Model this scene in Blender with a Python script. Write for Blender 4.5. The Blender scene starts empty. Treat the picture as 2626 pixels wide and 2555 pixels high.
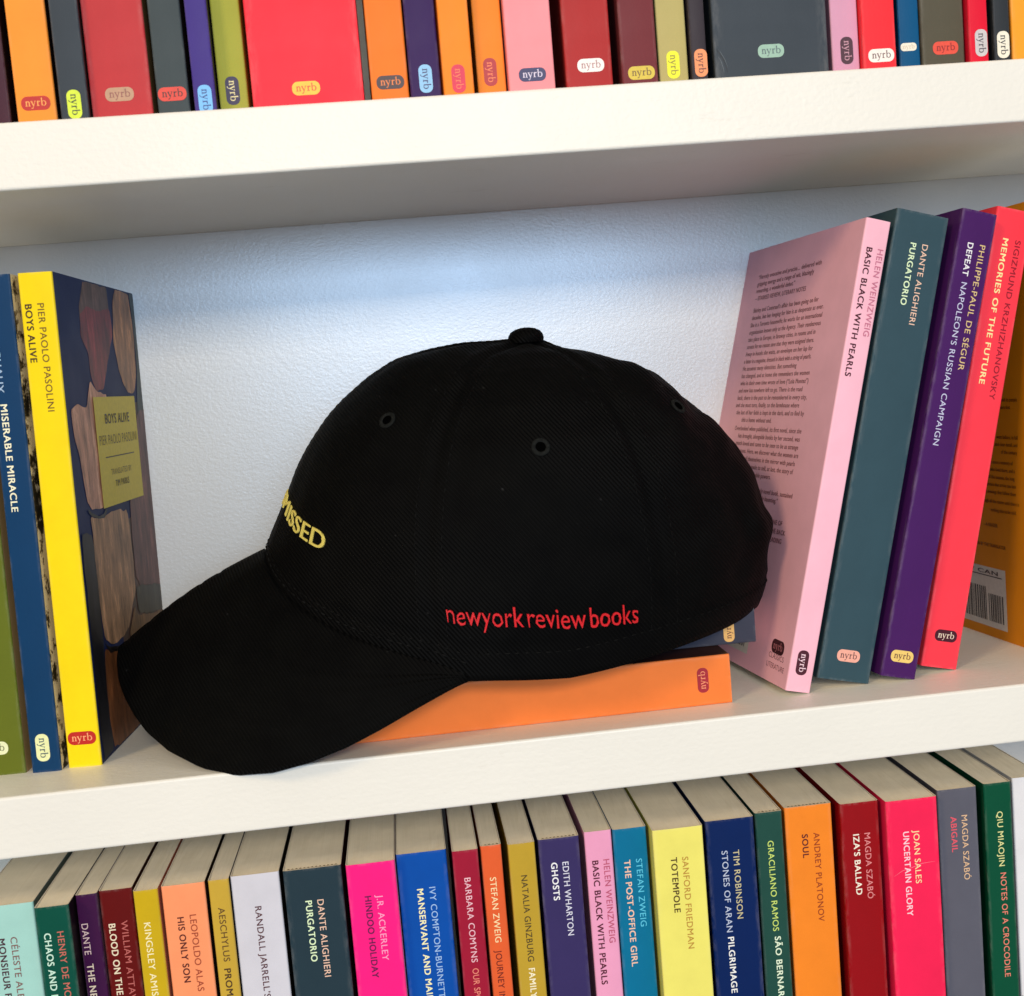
import bpy, bmesh, math, random
from mathutils import Matrix, Vector, noise
random.seed(7)
# ------------------------------------------------------------------ camera, world, lamps, exposure
CAM_LOC = [-0.03737, -0.47154, 0.14331]
CAM_R = [[0.991711, 0.089031, 0.092643], [-0.097152, 0.991443, 0.087189], [-0.084088, -0.095467, 0.991875]]
LENS = 42.3039
T, H, DEPTH = 0.02471, 0.22974, 0.14751

scene = bpy.context.scene
COL = scene.collection

cam_data = bpy.data.cameras.new('camera')
cam = bpy.data.objects.new('camera', cam_data)
COL.objects.link(cam)
R = CAM_R
cam.matrix_world = Matrix(((R[0][0], R[0][2], -R[0][1], CAM_LOC[0]),
                           (R[1][0], R[1][2], -R[1][1], CAM_LOC[1]),
                           (R[2][0], R[2][2], -R[2][1], CAM_LOC[2]), (0, 0, 0, 1)))
cam_data.sensor_width = 36.0
cam_data.sensor_fit = 'HORIZONTAL'
cam_data.lens = LENS
cam_data.clip_start = 0.02
cam_data.clip_end = 100.0
cam_data.dof.use_dof = True
cam_data.dof.focus_distance = 0.53
cam_data.dof.aperture_fstop = 16.0
scene.camera = cam

world = bpy.data.worlds.new('World')
scene.world = world
world.use_nodes = True
bg = world.node_tree.nodes['Background']
bg.inputs['Color'].default_value = (0.96, 0.965, 1.0, 1)
bg.inputs['Strength'].default_value = 0.35


def area_lamp(name, loc, target, sx, sy, power, color):
    d = bpy.data.lights.new(name, 'AREA')
    d.shape = 'RECTANGLE'
    d.size, d.size_y, d.energy, d.color = sx, sy, power, color
    o = bpy.data.objects.new(name, d)
    COL.objects.link(o)
    o.location = loc
    o.rotation_euler = (Vector(target) - Vector(loc)).to_track_quat('-Z', 'Y').to_euler()
    return o


area_lamp('ceiling_lamp_left', (-1.7, -1.8, 1.6), (0, 0, 0.05), 0.5, 0.5, 25, (1.0, 0.74, 0.42))
area_lamp('ceiling_lamp_front', (0.2, -3.2, 1.30), (0, 0, 0.05), 1.1, 0.5, 57, (1.0, 0.87, 0.67))
area_lamp('window_light', (0.13, -2.3, 0.40), (0.0, 0.1, 0.15), 0.95, 0.52, 20, (0.45, 0.68, 1.0))

scene.view_settings.view_transform = 'Standard'
scene.view_settings.look = 'None'
scene.view_settings.gamma = 1.0
scene.view_settings.exposure = 0.0
scene.view_settings.use_curve_mapping = False

# ------------------------------------------------------------------ measured tables (metres)
BOOKS = [
 ('pale mint green paperback at the left edge of the bottom row', 'books standing in the bottom row', (166, 214, 204), (120, 130, 120), (-0.22905, 0.02242, -0.25446), 0.02498, 0.203, 0.127, 0.002, 0.0, 0, [('CÉLESTE ALBARET', 'CÉLESTE', 0, (130, 90, 85), 0.01566, 0.18917, 0.01724), ('MONSIEUR PROUST', 'MONSIEUR', 1, (70, 30, 45), 0.01077, 0.18897, 0.0218)], []),
 ('dark green paperback with salmon and mint lettering, right of the pale mint one', 'books standing in the bottom row', (0, 78, 62), (18, 8, 14), (-0.20164, 0.01522, -0.25446), 0.01355, 0.203, 0.127, 0.002, 0.0, 0, [('HENRY DE MONTHERLANT', 'HENRY', 0, (205, 110, 95), 0.00925, 0.19216, 0.01346), ('CHAOS AND NIGHT', 'CHAOS AND', 1, (205, 238, 218), 0.00407, 0.192, 0.02435)], []),
 ('thin plum purple paperback on the bottom row, between dark green and oxblood ones', 'books standing in the bottom row', (62, 15, 64), (90, 60, 75), (-0.18748, 0.0235, -0.25446), 0.00861, 0.203, 0.127, 0.002, 0.0, 0, [('DANTE', 'DANTE', 0, (225, 195, 190), 0.00248, 0.19064, 0.01341), ('THE NEW LIFE', 'THE', 1, (235, 215, 190), 0.00275, 0.17322, 0.00773)], []),
 ('oxblood red paperback with cream lettering, left of the mustard one on the bottom row', 'books standing in the bottom row', (100, 8, 6), (60, 20, 15), (-0.17847, 0.0251, -0.25446), 0.01348, 0.203, 0.127, 0.002, 0.0, 0, [('WILLIAM ATTAWAY', 'WILLIAM', 0, (190, 100, 95), 0.00899, 0.18932, 0.01834), ('BLOOD ON THE FORGE', 'BLOOD ON', 1, (240, 225, 195), 0.00393, 0.18854, 0.02178)], []),
 ('mustard yellow paperback with one cream line of lettering, left of the peach one', 'books standing in the bottom row', (205, 172, 20), (190, 120, 95), (-0.16351, 0.02048, -0.25446), 0.00992, 0.203, 0.127, 0.002, 0.0, 0, [('KINGSLEY AMIS', 'KINGSLEY AMIS', 0, (250, 240, 190), 0.00432, 0.18918, 0.03167)], []),
 ('pale peach paperback with brown lettering on the bottom row', 'books standing in the bottom row', (255, 155, 105), (35, 20, 15), (-0.15249, 0.02199, -0.25446), 0.01774, 0.203, 0.127, 0.002, 0.0, 0, [('LEOPOLDO ALAS', 'LEOPOLDO ALAS', 0, (160, 65, 40), 0.01167, 0.18961, 0.0333), ('HIS ONLY SON', 'HIS ONLY SON', 1, (85, 20, 20), 0.00659, 0.18912, 0.02837)], []),
 ('narrow ochre paperback with dark brown lettering, between peach and white ones', 'books standing in the bottom row', (202, 166, 58), (25, 20, 15), (-0.13335, 0.02223, -0.25446), 0.00846, 0.203, 0.127, 0.002, 0.0, 0, [('AESCHYLUS', 'AESCHYLUS', 0, (95, 65, 30), 0.00435, 0.19097, 0.02344), ('PROMETHEUS BOUND', 'PROM', 1, (75, 50, 25), 0.00411, 0.16445, 0.01186)], []),
 ('white paperback with one maroon line of lettering on the bottom row', 'books standing in the bottom row', (212, 210, 218), (30, 28, 25), (-0.1244, 0.02373, -0.25446), 0.02008, 0.203, 0.127, 0.002, 0.0, 0, [('RANDALL JARRELL’S', 'RANDALL JARRELL’S', 0.5, (85, 40, 48), 0.01019, 0.189, 0.04013)], []),
 ('slate paperback with pale green and salmon lettering upright on the bottom row', 'books standing in the bottom row', (36, 56, 66), (30, 14, 14), (-0.10257, 0.02275, -0.25446), 0.02421, 0.203, 0.127, 0.002, 0.0, 0, [('DANTE ALIGHIERI', 'DANTE ALIGHIERI', 0, (240, 200, 175), 0.01436, 0.18915, 0.03396), ('PURGATORIO', 'PURGATORIO', 1, (225, 245, 200), 0.00943, 0.18921, 0.02669)], []),
 ('hot magenta pink paperback with purple lettering on the bottom row', 'books standing in the bottom row', (255, 28, 132), (235, 190, 195), (-0.07634, 0.02097, -0.25446), 0.0205, 0.203, 0.127, 0.002, 0.0, 0, [('J.R. ACKERLEY', 'J.R. ACKERLEY', 0, (255, 160, 200), 0.01294, 0.18883, 0.02883), ('HINDOO HOLIDAY', 'HINDOO HOLIDAY', 1, (100, 10, 75), 0.00804, 0.18882, 0.03599)], []),
 ('royal blue paperback with pale yellow lettering on the bottom row', 'books standing in the bottom row', (0, 78, 170), (20, 20, 40), (-0.05527, 0.02613, -0.25446), 0.02132, 0.203, 0.127, 0.002, 0.0, 0, [('IVY COMPTON-BURNETT', 'IVY COMPTON-BURNETT', 0, (160, 195, 235), 0.01407, 0.18724, 0.04954), ('MANSERVANT AND MAIDSERVANT', 'MANSERVANT', 1, (250, 245, 190), 0.00887, 0.18701, 0.02763)], []),
 ('crimson paperback right beside the royal blue one on the bottom row', 'books standing in the bottom row', (162, 22, 52), (40, 10, 14), (-0.03158, 0.02223, -0.25446), 0.01095, 0.203, 0.127, 0.002, 0.0, 0, [('BARBARA COMYNS', 'BARBARA COMYNS', 0, (240, 190, 200), 0.00553, 0.19099, 0.03749), ('OUR SPOONS CAME FROM WOOLWORTHS', 'OUR', 0, (240, 140, 120), 0.00555, 0.15079, 0.0073)], []),
 ('slim burnt orange paperback between the crimson and gold ones on the bottom row', 'books standing in the bottom row', (232, 98, 48), (120, 60, 20), (-0.01941, 0.02425, -0.25446), 0.00887, 0.203, 0.127, 0.002, 0.0, 0, [('STEFAN ZWEIG', 'STEFAN ZWEIG', 0, (252, 228, 175), 0.00429, 0.189, 0.02897), ('JOURNEY INTO THE PAST', 'JOURNEY', 0, (115, 30, 20), 0.00394, 0.15653, 0.01715)], []),
 ('old gold paperback with dark and cream lettering, right of the slim burnt orange one', 'books standing in the bottom row', (192, 158, 48), (20, 20, 25), (-0.00778, 0.02251, -0.25446), 0.01148, 0.203, 0.127, 0.002, 0.0, 0, [('NATALIA GINZBURG', 'NATALIA GINZBURG', 0, (75, 60, 30), 0.00585, 0.18893, 0.03836), ('FAMILY LEXICON', 'FAMILY', 1, (250, 240, 205), 0.00579, 0.14754, 0.01333)], []),
 ('dusky violet navy paperback with white lettering, left of the light pink one', 'books standing in the bottom row', (56, 46, 96), (15, 10, 20), (0.00529, 0.02375, -0.25446), 0.01763, 0.203, 0.127, 0.002, 0.0, 0, [('EDITH WHARTON', 'EDITH WHARTON', 0.3, (225, 225, 238), 0.01104, 0.19218, 0.03284), ('GHOSTS', 'GHOSTS', 1, (245, 245, 245), 0.00615, 0.19241, 0.01679)], []),
 ('light pink paperback on the bottom row, left of the teal one', 'books standing in the bottom row', (240, 162, 196), (120, 60, 70), (0.02558, 0.02619, -0.25446), 0.01189, 0.203, 0.127, 0.002, 0.0, 0, [('HELEN WEINZWEIG', 'HELEN WEINZWEIG', 0, (190, 85, 115), 0.00881, 0.19009, 0.03761), ('BASIC BLACK WITH PEARLS', 'BASIC BLACK WITH PEARLS', 1, (85, 20, 40), 0.00397, 0.19004, 0.05599)], []),
 ('teal blue paperback with sky blue and salmon lettering', 'books standing in the bottom row', (0, 112, 152), (20, 60, 80), (0.03792, 0.02521, -0.25446), 0.0146, 0.203, 0.127, 0.002, 0.0, 0, [('STEFAN ZWEIG', 'STEFAN ZWEIG', 0, (90, 200, 230), 0.01052, 0.18905, 0.03052), ('THE POST-OFFICE GIRL', 'THE POST-OFFICE GIRL', 1, (245, 200, 175), 0.00535, 0.18906, 0.04808)], []),
 ('lemon yellow paperback with brown lettering on the bottom row', 'books standing in the bottom row', (240, 230, 112), (60, 60, 40), (0.05395, 0.01887, -0.25446), 0.02191, 0.203, 0.127, 0.002, 0.0, 0, [('SANFORD FRIEDMAN', 'SANFORD FRIEDMAN', 0, (190, 140, 55), 0.01341, 0.19005, 0.04107), ('TOTEMPOLE', 'TOTEMPOLE', 1, (80, 55, 15), 0.0085, 0.19033, 0.02459)], []),
 ('dark navy paperback with silver and white lettering, right of the lemon yellow one', 'books standing in the bottom row', (0, 32, 88), (20, 25, 30), (0.07779, 0.02203, -0.25446), 0.02136, 0.203, 0.127, 0.002, 0.0, 0, [('TIM ROBINSON', 'TIM ROBINSON', 0, (205, 195, 150), 0.01274, 0.18907, 0.03102), ('STONES OF ARAN', 'STONES OF ARAN', 0, (190, 200, 220), 0.00766, 0.18918, 0.03667), ('PILGRIMAGE', 'PILGRIMAGE', 1, (245, 245, 240), 0.00796, 0.15028, 0.02553)], []),
 ('narrow pine green paperback with lime lettering, beside the dark navy one', 'books standing in the bottom row', (32, 76, 66), (25, 20, 18), (0.1006, 0.02463, -0.25446), 0.0121, 0.203, 0.127, 0.002, 0.0, 0, [('GRACILIANO RAMOS', 'GRACILIANO RAMOS', 0, (205, 228, 115), 0.00617, 0.19011, 0.04104), ('SÃO BERNARDO', 'SÃO BERNAR', 1, (230, 245, 215), 0.00671, 0.14654, 0.02782)], []),
 ('bright orange paperback with maroon lettering on the bottom row', 'books standing in the bottom row', (248, 138, 38), (60, 20, 12), (0.11449, 0.02669, -0.25446), 0.02117, 0.203, 0.127, 0.002, 0.0, 0, [('ANDREY PLATONOV', 'ANDREY PLATONOV', 0, (155, 60, 20), 0.0137, 0.19047, 0.04065), ('SOUL', 'SOUL', 1, (95, 25, 30), 0.00844, 0.19029, 0.01077)], []),
 ('deep red paperback with pink and cream lettering, right of the bright orange one', 'books standing in the bottom row', (150, 6, 16), (120, 5, 12), (0.13843, 0.02339, -0.25446), 0.01719, 0.203, 0.127, 0.002, 0.0, 0, [('MAGDA SZABÓ', 'MAGDA SZABÓ', 0, (230, 140, 140), 0.01143, 0.18893, 0.0299), ('IZA’S BALLAD', 'IZA’S BALLAD', 1, (250, 240, 220), 0.0064, 0.18888, 0.02756)], []),
 ('raspberry red paperback with a pale crease, on the bottom row left of the grey one', 'books standing in the bottom row', (250, 34, 84), (60, 30, 35), (0.15769, 0.02012, -0.25446), 0.02316, 0.203, 0.127, 0.002, 0.0, 0, [('JOAN SALES', 'JOAN SALES', 0.2, (255, 225, 170), 0.01303, 0.18894, 0.02421), ('UNCERTAIN GLORY', 'UNCERTAIN GLORY', 1, (255, 210, 220), 0.00837, 0.18866, 0.03826)], []),
 ('grey paperback with coral and peach lettering on the bottom row', 'books standing in the bottom row', (94, 94, 106), (15, 14, 14), (0.18373, 0.02591, -0.25446), 0.01808, 0.203, 0.127, 0.002, 0.0, 0, [('MAGDA SZABÓ', 'MAGDA SZABÓ', 0, (230, 190, 150), 0.01184, 0.19058, 0.02972), ('ABIGAIL', 'ABIGAIL', 1, (230, 90, 105), 0.0068, 0.19046, 0.01629)], []),
 ('bottle green paperback with one yellow and salmon line, right of the grey one', 'books standing in the bottom row', (0, 78, 52), (40, 60, 45), (0.20573, 0.02701, -0.25446), 0.01265, 0.203, 0.127, 0.002, 0.0, 0, [('QIU MIAOJIN', 'QIU MIAOJIN', 0.2, (228, 228, 155), 0.0068, 0.18983, 0.02532), ('NOTES OF A CROCODILE', 'NOTES OF A CROCODILE', 0.4, (238, 135, 115), 0.00723, 0.16143, 0.04885)], []),
 ('blank white paperback cut by the right edge of the photo on the bottom row', 'books standing in the bottom row', (232, 230, 232), (180, 170, 160), (0.22058, 0.02988, -0.25446), 0.01479, 0.203, 0.127, 0.002, 0.0, 0, [], []),
 ('dark maroon paperback cut by the left edge of the photo on the top row', 'books standing in the top row', (70, 35, 50), (30, 15, 20), (-0.18111, 0.016, 0.25446), 0.00803, 0.203, 0.127, 0.001, 0.0, 0, [], []),
 ('orange paperback with a red badge, first orange one from the left on the top row', 'books standing in the top row', (250, 152, 55), (30, 15, 12), (-0.17027, 0.015, 0.25446), 0.01475, 0.203, 0.127, 0.001, 0.0, 0, [], [('h', 0.0074, 0.00981, (190, 40, 35), (250, 170, 90), 0.0108, 0.0052)]),
 ('slim charcoal blue paperback with an upright lime badge on the top row', 'books standing in the top row', (58, 66, 74), (25, 18, 18), (-0.15328, 0.0115, 0.25446), 0.01055, 0.203, 0.127, 0.001, 0.0, 0, [], [('v', 0.00545, 0.00766, (215, 235, 60), (60, 70, 60), 0.0108, 0.0052)]),
 ('wide brick rose paperback with a taupe badge on the top row', 'books standing in the top row', (192, 58, 62), (120, 95, 60), (-0.14233, 0.015, 0.25446), 0.02289, 0.203, 0.127, 0.001, 0.0, 0, [], [('h', 0.01097, 0.01122, (190, 150, 120), (150, 95, 85), 0.0108, 0.0052)]),
 ('dark slate paperback with a coral badge, left of the indigo one', 'books standing in the top row', (66, 76, 79), (50, 40, 32), (-0.11768, 0.016, 0.25446), 0.0122, 0.203, 0.127, 0.001, 0.0, 0, [], [('h', 0.00597, 0.01039, (225, 70, 55), (70, 40, 40), 0.0108, 0.0052)]),
 ('slim indigo paperback with a sky blue badge cut off by the shelf edge', 'books standing in the top row', (68, 52, 132), (20, 14, 20), (-0.10296, 0.01, 0.25446), 0.0083, 0.203, 0.127, 0.001, 0.0, 0, [], [('v', 0.0043, 0.00614, (120, 190, 245), (60, 80, 140), 0.0108, 0.0052)]),
 ('olive paperback with an upright dark indigo badge on the top row', 'books standing in the top row', (165, 166, 62), (190, 150, 50), (-0.09413, 0.0165, 0.25446), 0.01105, 0.203, 0.127, 0.001, 0.0, 0, [], [('v', 0.00536, 0.01033, (45, 35, 75), (235, 225, 165), 0.0108, 0.0052)]),
 ('very thick bright red paperback with a yellow badge on the top row', 'books standing in the top row', (250, 52, 68), (120, 20, 20), (-0.08116, 0.013, 0.25446), 0.04296, 0.203, 0.127, 0.001, 0.0, 0, [], [('h', 0.02086, 0.00871, (250, 195, 60), (225, 80, 50), 0.0108, 0.0052)]),
 ('orange paperback with a dark plum badge on the top row', 'books standing in the top row', (245, 126, 42), (70, 30, 18), (-0.03527, 0.015, 0.25446), 0.01467, 0.203, 0.127, 0.001, 0.0, 0, [], [('h', 0.00769, 0.00946, (65, 45, 50), (235, 130, 60), 0.0108, 0.0052)]),
 ('dark purple paperback with an upright pale blue badge on the top row', 'books standing in the top row', (54, 28, 86), (235, 190, 170), (-0.02002, 0.0135, 0.25446), 0.01201, 0.203, 0.127, 0.001, 0.0, 0, [], [('v', 0.00629, 0.00962, (140, 195, 235), (60, 60, 110), 0.0108, 0.0052)]),
 ('orange paperback with an upright raspberry badge on the top row', 'books standing in the top row', (250, 142, 42), (60, 25, 12), (-0.00708, 0.012, 0.25446), 0.01197, 0.203, 0.127, 0.001, 0.0, 0, [], [('v', 0.00609, 0.00847, (215, 25, 70), (245, 120, 80), 0.0108, 0.0052)]),
 ('orange paperback with an upright dark red badge, left of the salmon pink one', 'books standing in the top row', (248, 138, 42), (50, 30, 40), (0.00682, 0.017, 0.25446), 0.0113, 0.203, 0.127, 0.001, 0.0, 0, [], [('v', 0.00537, 0.01151, (175, 25, 35), (245, 130, 80), 0.0108, 0.0052)]),
 ('salmon pink paperback with a navy badge on the top row', 'books standing in the top row', (250, 152, 158), (60, 55, 60), (0.01883, 0.013, 0.25446), 0.01842, 0.203, 0.127, 0.001, 0.0, 0, [], [('h', 0.00952, 0.00855, (45, 45, 95), (225, 215, 235), 0.0108, 0.0052)]),
 ('brick red paperback with a white badge on the top row', 'books standing in the top row', (176, 46, 46), (40, 10, 10), (0.04194, 0.015, 0.25446), 0.01892, 0.203, 0.127, 0.001, 0.0, 0, [], [('h', 0.01029, 0.01125, (245, 240, 235), (175, 130, 130), 0.0108, 0.0052)]),
 ('maroon paperback with a mustard badge on the top row', 'books standing in the top row', (116, 46, 52), (30, 10, 12), (0.06423, 0.013, 0.25446), 0.01457, 0.203, 0.127, 0.001, 0.0, 0, [], [('h', 0.00779, 0.00664, (215, 190, 60), (115, 85, 40), 0.0108, 0.0052)]),
 ('khaki paperback with an upright bright yellow badge on the top row', 'books standing in the top row', (186, 172, 108), (30, 25, 20), (0.07968, 0.0145, 0.25446), 0.01185, 0.203, 0.127, 0.001, 0.0, 0, [], [('v', 0.00579, 0.00936, (240, 240, 30), (150, 135, 55), 0.0108, 0.0052)]),
 ('very slim dark plum paperback with an upright peach badge on the top row', 'books standing in the top row', (56, 49, 56), (20, 16, 16), (0.09253, 0.0125, 0.25446), 0.00638, 0.203, 0.127, 0.001, 0.0, 0, [], [('v', 0.00372, 0.0089, (245, 150, 95), (110, 60, 50), 0.0108, 0.0052)]),
 ('thickest slate paperback with a sage badge and a creased lower corner', 'books standing in the top row', (60, 68, 76), (40, 40, 45), (0.10198, 0.013, 0.25446), 0.04709, 0.203, 0.127, 0.001, 0.0, 0, [], [('h', 0.02334, 0.01204, (155, 190, 170), (95, 115, 115), 0.0108, 0.0052)]),
 ('lilac pink paperback with an upright plum badge on the top row', 'books standing in the top row', (216, 156, 182), (120, 40, 50), (0.15141, 0.015, 0.25446), 0.01137, 0.203, 0.127, 0.001, 0.0, 0, [], [('v', 0.00611, 0.01084, (75, 40, 55), (200, 150, 165), 0.0108, 0.0052)]),
 ('bright red paperback with a white badge, left of the blue one on the top row', 'books standing in the top row', (250, 48, 58), (20, 20, 25), (0.16318, 0.012, 0.25446), 0.01387, 0.203, 0.127, 0.001, 0.0, 0, [], [('h', 0.00738, 0.00736, (245, 240, 230), (120, 95, 95), 0.0108, 0.0052)]),
 ('slim petrol blue paperback with a small cream badge on the top row', 'books standing in the top row', (0, 82, 128), (20, 30, 40), (0.18038, 0.0165, 0.25446), 0.00878, 0.203, 0.127, 0.001, 0.0, 0, [], [('h', 0.00383, 0.01113, (240, 235, 215), (215, 200, 180), 0.0068, 0.0032)]),
 ('olive grey paperback with a coral badge on the top row', 'books standing in the top row', (86, 81, 66), (30, 15, 15), (0.18956, 0.0155, 0.25446), 0.01804, 0.203, 0.127, 0.001, 0.0, 0, [], [('h', 0.00983, 0.00963, (230, 80, 60), (150, 40, 40), 0.0108, 0.0052)]),
 ('slim crimson paperback with an upright silver badge on the top row', 'books standing in the top row', (226, 22, 52), (20, 15, 15), (0.20851, 0.013, 0.25446), 0.00813, 0.203, 0.127, 0.001, 0.0, 0, [], [('v', 0.0049, 0.01012, (205, 200, 200), (85, 80, 90), 0.0108, 0.0052)]),
 ('slim charcoal paperback with an upright cream badge, left of the amber one', 'books standing in the top row', (46, 51, 56), (40, 30, 15), (0.21954, 0.014, 0.25446), 0.00694, 0.203, 0.127, 0.001, 0.0, 0, [], [('v', 0.00378, 0.00911, (240, 235, 215), (70, 70, 75), 0.0108, 0.0052)]),
 ('amber paperback cut by the right edge of the photo on the top row', 'books standing in the top row', (250, 162, 44), (120, 60, 20), (0.22733, 0.014, 0.25446), 0.02075, 0.203, 0.127, 0.001, 0.0, 0, [], []),
 ('bright yellow paperback with a painted front cover, nearest left of the black cap', 'books on the middle shelf around the cap', (246, 216, 12), (28, 43, 90), (-0.18563, 0.03141, 0.0), 0.01365, 0.203, 0.127, 0.01741, -0.05736, 0, [('PIER PAOLO PASOLINI', 'PIER PAOLO PASOLINI', 0, (115, 80, 20), 0.00796, 0.19066, 0.04325), ('BOYS ALIVE', 'BOYS ALIVE', 1, (70, 40, 10), 0.00309, 0.19055, 0.02326)], [('h', 0.00666, 0.0123, (190, 35, 25), (250, 170, 120), 0.0115, 0.0055)]),
 ('dark blue paperback with cream lettering, between the yellow and olive ones', 'books on the middle shelf around the cap', (6, 56, 96), (215, 200, 160), (-0.19988, 0.02979, 0.0), 0.012, 0.203, 0.127, 0.01741, -0.05736, 0, [('HENRI MICHAUX', 'HENRI MICHAUX', 0, (165, 190, 215), 0.00383, 0.1942, 0.03796), ('MISERABLE MIRACLE', 'MISERABLE MIRACLE', 1, (245, 240, 205), 0.00438, 0.1517, 0.04338)], [('v', 0.00532, 0.01044, (232, 236, 175), (70, 90, 100), 0.0115, 0.0055)]),
 ('olive green paperback cut by the left edge of the photo beside the cap', 'books on the middle shelf around the cap', (98, 108, 28), (190, 150, 95), (-0.21877, 0.03222, 0.0), 0.016, 0.203, 0.127, 0.01741, -0.05736, 0, [], [('h', 0.00415, 0.01153, (232, 236, 190), (120, 120, 80), 0.0115, 0.0055)]),
 ('pale pink paperback leaning right of the cap with its printed back cover showing', 'books on the middle shelf around the cap', (250, 188, 204), (120, 60, 70), (0.1168, 0.01991, 0.00281), 0.01143, 0.203, 0.127, 0.24864, 0.11295, 0, [('HELEN WEINZWEIG', 'HELEN WEINZWEIG', 0, (200, 115, 140), 0.00866, 0.19093, 0.03696), ('BASIC BLACK WITH PEARLS', 'BASIC BLACK WITH PEARLS', 1, (75, 20, 35), 0.00355, 0.19092, 0.0548)], [('v', 0.00544, 0.01268, (75, 25, 40), (250, 215, 225), 0.0108, 0.0052)]),
 ('slate paperback with a salmon badge leaning on the middle shelf', 'books on the middle shelf around the cap', (52, 78, 88), (25, 30, 30), (0.13216, 0.02288, 0.00594), 0.02445, 0.203, 0.127, 0.24539, 0.1058, 0, [('DANTE ALIGHIERI', 'DANTE ALIGHIERI', 0, (240, 200, 175), 0.01537, 0.19006, 0.03432), ('PURGATORIO', 'PURGATORIO', 1, (225, 245, 200), 0.00986, 0.18986, 0.02654)], [('h', 0.01254, 0.01106, (245, 175, 155), (110, 70, 70), 0.0108, 0.0052)]),
 ('purple paperback with a cream yellow badge leaning on the middle shelf', 'books on the middle shelf around the cap', (70, 26, 94), (40, 20, 50), (0.16016, 0.02246, 0.00409), 0.01654, 0.203, 0.127, 0.24969, 0.10911, 0, [('PHILIPPE-PAUL DE SÉGUR', 'PHILIPPE-PAUL DE SÉGUR', 0, (222, 192, 135), 0.01192, 0.18916, 0.05396), ('DEFEAT', 'DEFEAT', 1, (240, 238, 240), 0.00615, 0.18917, 0.0142), ('NAPOLEON’S RUSSIAN CAMPAIGN', 'NAPOLEON’S RUSSIAN CAMPAIGN', 0, (200, 200, 225), 0.00642, 0.17219, 0.07044)], [('h', 0.00836, 0.00934, (240, 205, 115), (110, 70, 60), 0.0108, 0.0052)]),
 ('coral red paperback with a plum badge leaning against the amber book', 'books on the middle shelf around the cap', (255, 62, 78), (120, 30, 40), (0.18208, 0.03073, 0.00413), 0.01754, 0.203, 0.127, 0.23748, 0.10763, 0, [('SIGIZMUND KRZHIZHANOVSKY', 'SIGIZMUND KRZHIZHANOVSKY', 0, (150, 20, 40), 0.01232, 0.19, 0.06971), ('MEMORIES OF THE FUTURE', 'MEMORIES OF THE FUTURE', 1, (255, 235, 165), 0.00617, 0.18991, 0.06372)], [('h', 0.00943, 0.01443, (70, 15, 35), (240, 220, 200), 0.0108, 0.0052)]),
 ('amber paperback standing at the far right with barcode and small print on its cover', 'books on the middle shelf around the cap', (228, 142, 14), (60, 30, 10), (0.24579, 0.03, 0.0), 0.018, 0.203, 0.127, 0.0, 0.069, 0, [], []),
 ('orange paperback lying flat on the shelf under the black cap', 'books on the middle shelf around the cap', (242, 128, 58), (60, 30, 20), (0.0933, 0.02, 0), 0.0212, 0.203, 0.125, 0, 0, 1, [], [('h', 0.0111, 0.0121, (165, 35, 48), (245, 150, 110), 0.0107, 0.0048)]),
 ("blue grey paperback lying flat on the orange one under the cap's back", 'books on the middle shelf around the cap', (64, 66, 80), (60, 60, 75), (0.11, 0.036, 0.0213), 0.0155, 0.2, 0.1, 0, -0.03, 1, [], [('h', 0.0062, 0.0118, (245, 190, 110), (110, 60, 50), 0.01, 0.0048)]),
]
YELLOW,DOODLE,BLURB,AMBER,CREASED,RUBBED = 51,52,54,58,43,22
TORN = [8, 12, 14, 19, 20]
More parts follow.
